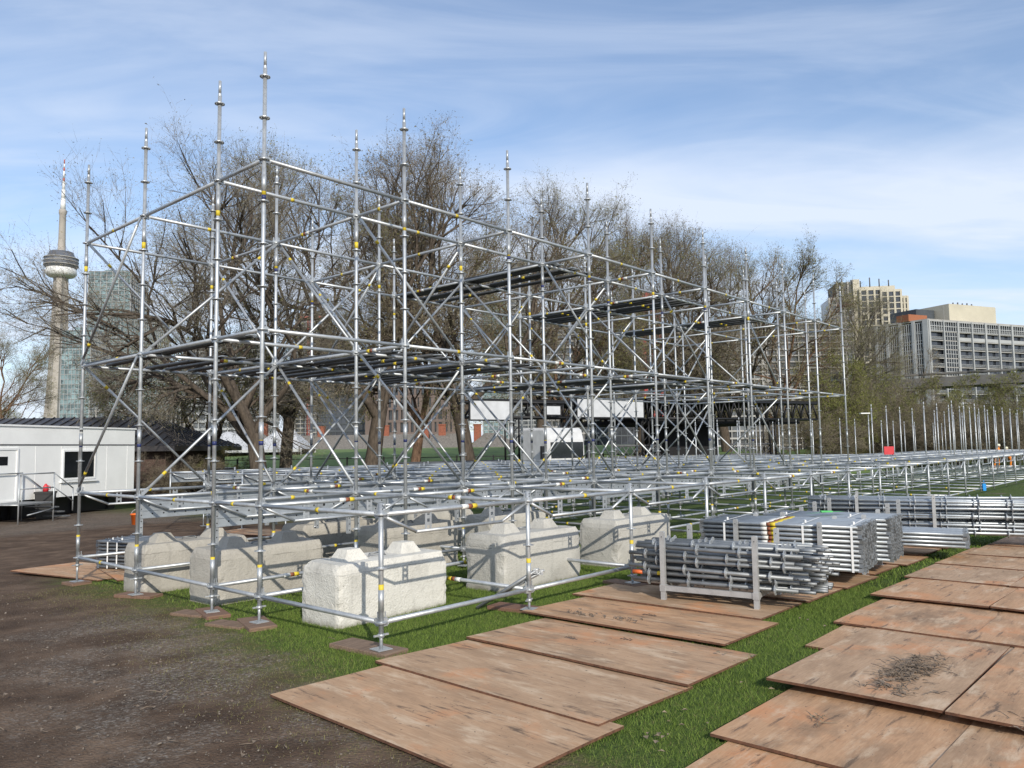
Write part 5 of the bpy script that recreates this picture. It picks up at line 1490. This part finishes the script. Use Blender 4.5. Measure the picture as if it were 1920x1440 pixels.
# slender concrete observation tower
ot = thing('observation_tower', 'very tall slender concrete tower with a round pod and needle mast, far left', 'tower', (-838, 1440, 0), .35)
b = MB()
def yshape(z, r, t):
    out = []
    for k in range(3):
        a = 2 * math.pi * k / 3 + .5
        c_, s_ = math.cos(a), math.sin(a)
        out += [(r * c_ + t * s_, r * s_ - t * c_, z), (r * c_ - t * s_, r * s_ + t * c_, z)]
        a2_ = a + math.pi / 3
        out.append((t * 2.0 * math.cos(a2_), t * 2.0 * math.sin(a2_), z))
    return out
lev = [(0, 33, 6.0), (40, 26, 5.6), (90, 21, 5.2), (160, 17, 4.8), (240, 14, 4.5), (336, 12.0, 4.2)]
vs = []; fs = []
for z, r, t_ in lev: vs += yshape(z, r, t_)
for i in range(len(lev) - 1):
    for k in range(9): fs.append((i * 9 + k, i * 9 + (k + 1) % 9, (i + 1) * 9 + (k + 1) % 9, (i + 1) * 9 + k))
b.add(vs, fs); b.build('shaft', MAT['tower_concrete'], ot)
pod = MB(); pod.lathe([(10, 330), (22, 332), (26.5, 337), (26.5, 343), (24.5, 347)], 32); p_ = pod.build('radome', MAT['tower_white'], ot)
b = MB(); b.lathe([(24.5, 347), (27.5, 350), (28.5, 356), (28.5, 362), (27, 367), (22, 371), (20, 378), (6.5, 381)], 32); po = b.build('pod', MAT['tower_dark'], ot)
for z in (352, 359, 365):
    b = MB(); b.lathe([(27.9, z), (29.2, z), (29.2, z + 1.6), (27.9, z + 1.6)], 32); b.build('pod_band', MAT['concrete_slab'], po)
b = MB(); b.lathe([(7.0, 378), (6.2, 400), (5.6, 450), (6.8, 452), (6.8, 458), (5.2, 460)], 14); b.build('upper_shaft', MAT['tower_concrete'], ot)
z = 460; segs = [(4.6, 20, 'tower_white'), (3.6, 18, 'tower_white'), (2.6, 16, 'tower_white'), (2.0, 6, 'tower_red'), (1.7, 14, 'tower_white'), (1.5, 6, 'tower_red'), (1.3, 8, 'tower_white'), (1.1, 8, 'tower_red')]
for r, h, mm in segs:
    b = MB(); b.tube((0, 0, z), (0, 0, z + h), r, 10, r * .9); b.build('mast_section', MAT[mm], ot); z += h

# ------------------------------------------------------------------ trees
class TreeGen:
    """gnarled limbs as continuous skins, thousands of slim twigs and buds, kept inside a rounded crown"""
    def __init__(s, seed, H, trunk_r=0.45, fork=0.22, lean=(0, 0), limbs=5, droop=0.0, leaf=1, leaf_size=0.06, n=(8, 7, 6, 4), gnarl=0.22, rad=(.40, .40), cz=.62, spread=1.0, tw=.0085, lf=1.0, ll=.8):
        s.r = random.Random(seed); s.H = H; s.trunk = MB(); s.tv = []; s.lv = []
        s.droop, s.leaf, s.ls, s.n, s.gn, s.tw = droop, leaf, leaf_size, n, gnarl, tw
        s.c = Vector((lean[0] * H * .62, lean[1] * H * .62, H * cz)); s.ra = Vector((rad[0] * H, rad[0] * H, rad[1] * H))
        d = Vector((lean[0] * .9, lean[1] * .9, 1)).normalized()
        pts, dirs = s.chain(Vector((0, 0, -0.3)), d, H * fork + .3, trunk_r * 1.05, trunk_r * .85, 6, .05, 0.02, 10, flare=True)
        for k in range(limbs):
            a = 2 * math.pi * (k + s.r.random() * .6) / limbs
            tilt = R(s.r.uniform(20, 55)) * spread
            dd = Vector((math.sin(tilt) * math.cos(a) + lean[0] * ll, math.sin(tilt) * math.sin(a) + lean[1] * ll, math.cos(tilt))).normalized()
            p = pts[-1] if k < 3 else pts[-2]
            s.grow(p, dd, H * lf * s.r.uniform(.48, .64), trunk_r * s.r.uniform(.40, .60), 1)
    def rv(s): return Vector((s.r.gauss(0, 1), s.r.gauss(0, 1), s.r.gauss(0, 1)))
    def inside(s, p):
        q = p - s.c
        e_ = 1.0 + .30 * mnoise.noise(q.normalized() * 2.3 + Vector((s.H, s.ra.x, 0)))
        q = q / e_
        return (q.x / s.ra.x) ** 2 + (q.y / s.ra.y) ** 2 + (q.z / s.ra.z) ** 2
    def chain(s, p, d, ln, r0, r1, k, wob, trop, sides, flare=False):
        pts, dirs, rad = [p.copy()], [d.copy()], [r0 * (1.45 if flare else 1)]
        for i in range(k):
            d = (d + s.rv() * wob + Vector((0, 0, trop))).normalized()
            if not flare and i > 1 and s.inside(p + d * (ln / k)) > 1.0: k = i; break
            p = p + d * (ln / k)
            pts.append(p.copy()); dirs.append(d.copy()); rad.append(r0 + (r1 - r0) * (i + 1) / k)
        vs = []
        for q, dd, rr_ in zip(pts, dirs, rad):
            a = dd.orthogonal().normalized(); b_ = dd.cross(a)
            for m_ in range(sides):
                t = 2 * math.pi * m_ / sides; vs.append(q + a * (rr_ * math.cos(t)) + b_ * (rr_ * math.sin(t)))
        fs = [(i * sides + m_, i * sides + (m_ + 1) % sides, (i + 1) * sides + (m_ + 1) % sides, (i + 1) * sides + m_) for i in range(k) for m_ in range(sides)]
        s.trunk.add(vs, fs, 0, True)
        return pts, dirs
    def grow(s, p, d, ln, r, lvl):
        if lvl >= 4: return s.twig(p, d, ln)
        k = {1: 8, 2: 6, 3: 4}[lvl]
        pts, dirs = s.chain(p, d, ln, r, r * .28, k, s.gn * (1 if lvl < 2 else .62), .045 - s.droop * (lvl >= 2) * .3, {1: 7, 2: 5, 3: 3}[lvl])
        nc = s.n[lvl - 1]
        for c in range(nc):
            k = len(pts) - 1
            t = s.r.uniform({1: .38, 2: .42, 3: .15}[lvl], 1.0) if c else 1.0
            i = min(k, max(1, int(round(t * k))))
            ax = dirs[i].cross(s.rv()).normalized()
            ang = R(s.r.uniform(24, 66)) if c else R(s.r.uniform(0, 18))
            dd = (dirs[i] * math.cos(ang) + ax * math.sin(ang)); dd.z += (.05 if lvl < 3 else .10) - s.droop
            dd += (pts[i] - s.c).normalized() * .30; dd.normalize()
            s.grow(pts[i], dd, ln * s.r.uniform(.42, .64), r * (.44 if c else .34), lvl + 1)
    def twig(s, p, d, ln):
        ln = max(ln, .6) * s.r.uniform(.7, 1.15)
        if s.inside(p + d * ln) > 1.25: ln *= .55
        w = s.tw
        s.ribbon(p, p + d * ln, w)
        for c in range(s.n[3]):
            t = s.r.uniform(.1, 1.0); q = p + d * (ln * t)
            dd = (d + s.rv() * .5 + Vector((0, 0, .1 - s.droop * 1.4))).normalized()
            l2_ = ln * s.r.uniform(.4, .85); e2 = q + dd * l2_
            s.ribbon(q, e2, w * .8)
            for g in range(3):
                t2 = s.r.uniform(.15, 1.0); q2 = q + dd * (l2_ * t2)
                d3 = (dd + s.rv() * .55).normalized(); e3 = q2 + d3 * l2_ * s.r.uniform(.3, .65)
                s.ribbon(q2, e3, w * .6)
                for l_ in range(s.leaf if g < 2 else 1): s.leafy(e3 if l_ == 0 else q2 + d3 * l2_ * s.r.random() * .5)
    def ribbon(s, a, b, w):
        n = (b - a).cross(s.rv()).normalized() * w
        s.tv.append((a + n, a - n, b))
    def leafy(s, p):
        a, b = s.rv() * s.ls * .6, s.rv() * s.ls * .6
        s.lv.append((p, p + a, p + b))
    def meshes(s, name, bark, twigm, leafm):
        tm = s.trunk.mesh(name + '_trunk', MAT[bark])
        vs = [v for t in s.tv for v in t]; nt = len(s.tv)
        lvv = [v for t in s.lv for v in t]; nl = len(s.lv)
        me = mesh_np(name + '_crown', np.array([tuple(v) for v in vs + lvv]), np.arange(3 * (nt + nl)).reshape(-1, 3), [MAT[twigm], MAT[leafm]])
        mi = np.zeros(nt + nl, dtype=np.int32); mi[nt:] = 1
        me.polygons.foreach_set('material_index', mi)
        return tm, me
TREES = {
    'a': TreeGen(3, 16, .44, .22, (-.42, .0), 8, .0, 1, .05, (7, 7, 7, 5), .24, (.44, .345), .66, 1.15, .0075, 1.15, 1.0).meshes('tree_a', 'bark', 'twig', 'bud_brown'),
    'b': TreeGen(8, 18, .42, .25, (.05, 0), 7, .0, 1, .065, (7, 7, 7, 5), .19, (.30, .335), .64, .9, .008).meshes('tree_b', 'bark', 'twig_brown', 'bud_brown'),
    'c': TreeGen(15, 18, .34, .24, (-.05, 0), 7, .0, 1, .06, (7, 7, 7, 5), .18, (.29, .335), .64, .9, .008).meshes('tree_c', 'bark', 'twig', 'bud_olive'),
    'd': TreeGen(23, 17, .32, .25, (.10, 0), 7, .0, 2, .06, (7, 7, 7, 5), .18, (.30, .335), .64, .9, .008).meshes('tree_d', 'bark_red', 'twig_brown', 'bud_olive'),
    'e': TreeGen(31, 10, .20, .10, (0, 0), 8, .02, 3, .09, (8, 6, 6, 4), .20, (.48, .43), .54, 1.2, .010).meshes('tree_e', 'bark', 'twig_brown', 'leaf_green'),
    'f': TreeGen(44, 10, .16, .10, (0, 0), 8, .02, 1, .06, (8, 6, 6, 4), .20, (.48, .44), .54, 1.1, .010).meshes('tree_f', 'bark', 'twig_brown', 'bud_brown'),
    'w': TreeGen(52, 12, .28, .20, (-.12, 0), 7, .06, 3, .06, (8, 6, 6, 4), .20, (.46, .40), .60, 1.2, .009).meshes('tree_w', 'bark', 'twig_brown', 'leaf_green'),
}
def tree(kind, x, y, H, rz, label, group='bare spring trees'):
    base = {'a': 16, 'b': 18, 'c': 18, 'd': 17, 'e': 10, 'f': 10, 'w': 12}[kind]
    t = thing('tree', label, 'tree', (x, y, -0.5), rz, group)
    s = H / base; t.scale = (s, s, s)
    tm, cmh = TREES[kind]
    obj('trunk', tm, t); obj('crown', cmh, t)
def at_px(px, Y): return (px - 960) / K * Y
TL = [('a', 505, 38, 15.3, 0.0, 'big bare tree leaning left behind the tower end, trunk by the white tent'),
      ('c', 535, 46, 19.3, 2.0, 'twin-trunked bare tree right of the big leaning tree'),
      ('w', 400, 47, 11.5, 0.3, 'olive-green drooping tree behind the left end of the tower'),
      ('b', 690, 46, 20.4, 0.0, 'thick-trunked bare tree left of the middle, tallest of the row'),
      ('d', 770, 52, 17.5, 1.3, 'bare tree with a reddish trunk beside the thickest trunk'),
      ('b', 885, 50, 21.2, 2.4, 'tall bare tree above the left white stage panel'),
      ('c', 1010, 58, 21.4, 4.0, 'bare tree with olive buds behind the middle of the tower'),
      ('d', 1085, 60, 19.6, 3.3, 'olive-tinted tree behind the stage roof'),
      ('b', 1190, 66, 20.6, 4.6, 'bare tree behind the fifth tall front post'),
      ('c', 1290, 66, 20.2, 1.0, 'bare tree left of the rounded right-hand crown'),
      ('b', 1365, 72, 20.8, 1.2, 'bare tree with a rounded crown at the right end of the tall row'),
      ('d', 1435, 74, 20.4, 0.2, 'slanting bare tree at the very end of the tall row'),
      ('c', 1590, 104, 21.5, 3.0, 'smaller far bare tree below the stepped tower'),
      ('f', 1650, 120, 17.0, 2.0, 'reddish-brown bare tree against the stepped tower'),
      ('e', 1565, 70, 9.4, 0.0, 'olive bushy tree behind the right end of the stage'),
      ('e', 1615, 85, 10.2, 1.6, 'olive bushy tree below the apartment building corner'),
      ('f', 1690, 82, 8.6, 0.5, 'brown bushy bare tree right of the olive pair'),
      ('e', 1755, 78, 8.0, 2.5, 'brown twiggy tree in front of the elevated road'),
      ('e', 1830, 82, 8.6, 2.8, 'green bushy tree in front of the elevated road'),
      ('e', 1905, 80, 8.6, 4.2, 'green bushy tree at the right picture edge'),
      ('f', 1870, 90, 8.0, 4.2, 'brown low tree between the two green ones at right'),
      ('e', 1960, 84, 9.0, 5.2, 'green bushy tree partly beyond the right edge'),
      ('d', -20, 62, 12.0, 2.0, 'sparse leafing tree cut by the left picture edge'),
      ('e', 8, 90, 7.2, 0.4, 'small green tree at the left edge behind the dark roof'),
      ('f', 38, 100, 7.2, 1.4, 'small bare tree left of the slender tower base')]
for kd, px, Y, H_, rz, lab in TL: tree(kd, at_px(px, Y), Y, H_, rz, lab)
# low brush
BR = [('f', 300, 37.5, 2.6, .4, 'tangled bare brush against the brown brick wall'), ('f', 375, 39.5, 2.4, 1.9, 'bare brush left of the black car'), ('e', 430, 43, 2.6, 3.0, 'yellowish arching brush behind the black car'),
      ('f', 1500, 62, 6.0, .8, 'dark brush behind the stage right end'), ('f', 1650, 70, 6.5, 2.2, 'dark brush behind the upright posts'), ('f', 1720, 66, 6.0, 3.2, 'brown brush in the middle of the upright posts'),
      ('f', 1790, 66, 6.2, 4.4, 'brown brush right of the middle of the upright posts'), ('f', 1860, 64, 6.0, 5.1, 'brown brush behind the orange workers'), ('f', 1930, 66, 6.0, 1.1, 'brown brush at the right picture edge')]
for kd, px, Y, H_, rz, lab in BR:
    x = at_px(px, Y); t = thing('shrub', lab, 'shrub', (x, Y, -0.6), rz, 'low brush'); s = H_ / 10; t.scale = (s * 1.5, s * 1.5, s)
    obj('stems', TREES[kd][0], t); obj('twigs', TREES[kd][1], t)

# ------------------------------------------------------------------ grass, pebbles
nrng = np.random.default_rng(4)
ply_boxes = [(u, u + 1.22, v - 2.44, v) for (u, v, a, z) in left] + [(u, u + 2.44, v, v + 1.22) for (u, v) in rightt]
def on_ply(U, V):
    mk = np.zeros(len(U), bool)
    for (a0, a1, b0, b1) in ply_boxes: mk |= (U > a0 + .03) & (U < a1 - .03) & (V > b0 + .03) & (V < b1 - .03)
    return mk
def grass(name, label, u0, u1, v0, v1, dens, hmin, hmax, wd, mat, keep):
    n = int((u1 - u0) * (v1 - v0) * dens)
    U = nrng.uniform(u0, u1, n); V = nrng.uniform(v0, v1, n)
    k = keep(U, V) & ~on_ply(U, V)
    U, V = U[k], V[k]; n = len(U)
    X = OX + U * ux - V * uy; Y = OY + U * uy + V * ux
    Z = -0.0165 * np.clip(V + 2.13, 0, 34) + 0.03 * np.clip((U - .8) / 1.7, 0, 1) * np.clip((4 - V) / 3, 0, 1) - 0.008
    h = nrng.uniform(hmin, hmax, n); a = nrng.uniform(0, 6.283, n); ln = nrng.normal(0, .55, (n, 2)) * h[:, None]
    w = wd * nrng.uniform(.6, 1.2, n)
    dx, dy = np.cos(a) * w, np.sin(a) * w
    P = np.zeros((n, 3, 3), np.float32)
    P[:, 0] = np.stack([X - dx, Y - dy, Z], 1); P[:, 1] = np.stack([X + dx, Y + dy, Z], 1)
    P[:, 2] = np.stack([X + ln[:, 0], Y + ln[:, 1], Z + h], 1)
    o = obj(name, mesh_np(name, P.reshape(-1, 3), np.arange(3 * n).reshape(-1, 3), MAT[mat]))
    tag(o, label, 'grass', kind='stuff')
    return n
def fbm(U, V, s, seed):
    out = np.empty(len(U), np.float32)
    for i in range(len(U)): out[i] = mnoise.noise(Vector((U[i] * s, V[i] * s, seed)))
    return out
def wedge(U, V): 
    ub = -1.15 + np.clip((V + 2.6) / 4.8, 0, 1) * 0.9
    return U - ub
fine = lambda U, V: nrng.random(len(U)) < np.clip((wedge(U, V) - .25) * 1.6, 0, 1)
grass('grass', 'short mown grass around the front of the scaffold and between the plywood tracks', -1.2, 6.0, -6.2, 0.6, 6500, .022, .055, .0022, 'grass', fine)
grass('grass', 'mown grass under the middle of the scaffold', -0.4, 9.0, 0.6, 5.6, 1500, .03, .06, .004, 'grass', fine)
grass('grass', 'mown grass beyond the racks', 6.0, 24.0, -6.0, 0.6, 700, .03, .07, .006, 'grass', lambda U, V: U > -9)
grass('sparse_grass', 'thin yellowish grass at the edge of the brown earth', -2.8, 0.6, -5.4, 5.2, 3200, .010, .032, .0022, 'grass_dry',
      lambda U, V: nrng.random(len(U)) < np.clip(1.0 - np.abs(wedge(U, V) - .1) * .95, 0, 1) * .8)
grass('dry_blades', 'yellowed trampled blades mixed into the grass by the plywood', -1.0, 6.0, -6.2, 0.6, 900, .012, .035, .0026, 'grass_dry', lambda U, V: (wedge(U, V) > .2) & ((np.sin(U * 2.3 + V * 1.1) + np.sin(V * 3.1 - U * 1.7)) > .1))
tpl = np.array([(1, 0, 0), (-1, 0, 0), (0, 1, 0), (0, -1, 0), (0, 0, .7), (0, 0, -.7)], np.float32)
tf = np.array([(0, 2, 4), (2, 1, 4), (1, 3, 4), (3, 0, 4), (2, 0, 5), (1, 2, 5), (3, 1, 5), (0, 3, 5)])
n = 34000
U = nrng.uniform(-6.5, 0.2, n); V = nrng.uniform(-4.6, 9.0, n)
wg = wedge(U, V)
pr = np.clip(1 - np.abs(wg + .9) * .75, 0.05, 1) * np.where(V < 1.5, 1.0, .25)
k = nrng.random(n) < pr; U, V = U[k], V[k]; n = len(U)
k = ~on_ply(U, V); U, V = U[k], V[k]; n = len(U)
X = OX + U * ux - V * uy; Y = OY + U * uy + V * ux
Z = -0.0165 * np.clip(V + 2.13, 0, 34) + .002
s_ = np.exp(nrng.normal(-5.35, .45, n))
M = nrng.uniform(.6, 1.3, (n, 1, 3)).astype(np.float32)
a = nrng.uniform(0, 6.28, n); ca, sa_ = np.cos(a)[:, None], np.sin(a)[:, None]
T = tpl[None] * M + nrng.normal(0, .15, (n, 6, 3)); T = T * s_[:, None, None]
PX = T[:, :, 0] * ca - T[:, :, 1] * sa_ + X[:, None]; PY = T[:, :, 0] * sa_ + T[:, :, 1] * ca + Y[:, None]; PZ = T[:, :, 2] + Z[:, None]
P = np.stack([PX, PY, PZ], 2).reshape(-1, 3)
F = (tf[None] + (np.arange(n) * 6)[:, None, None]).reshape(-1, 3)
tag(obj('gravel', mesh_np('gravel', P, F, MAT['pebble'])), 'scattered pebbles on the brown earth', 'gravel', kind='stuff')
litter('earth_twigs', 'scattered broken twigs on the brown earth in the left foreground', -2.6, -1.2, 0.0, 90, 0.9, 1.6, 0.09, 'debris', 17)

def leaves(name, label, spots, seed):
    rr = random.Random(seed); b = MB()
    for (u, v, n, sp) in spots:
        for k in range(n):
            p = UV(u + rr.gauss(0, sp), v + rr.gauss(0, sp)); z = ground_z(p.x, p.y) + rr.uniform(.02, .045); a = rr.uniform(0, 6.28); l_ = rr.uniform(.03, .06)
            c_, s_ = math.cos(a), math.sin(a)
            pts = [(0, 0, 0), (l_ * .5, l_ * .35, .008), (l_, 0, .002), (l_ * .5, -l_ * .35, .012)]
            b.add([(p.x + q[0] * c_ - q[1] * s_, p.y + q[0] * s_ + q[1] * c_, z + q[2]) for q in pts], [(0, 1, 2), (0, 2, 3)])
    tag(b.build(name, MAT['dry_leaf']), label, 'leaves', kind='stuff')
leaves('fallen_leaves', 'few dry fallen leaves on the grass strip between the plywood tracks', [(-.3, -5.2, 9, .16), (.2, -5.15, 4, .1), (1.9, -4.9, 5, .2), (3.2, -4.75, 5, .25), (.9, -5.1, 3, .15)], 5)
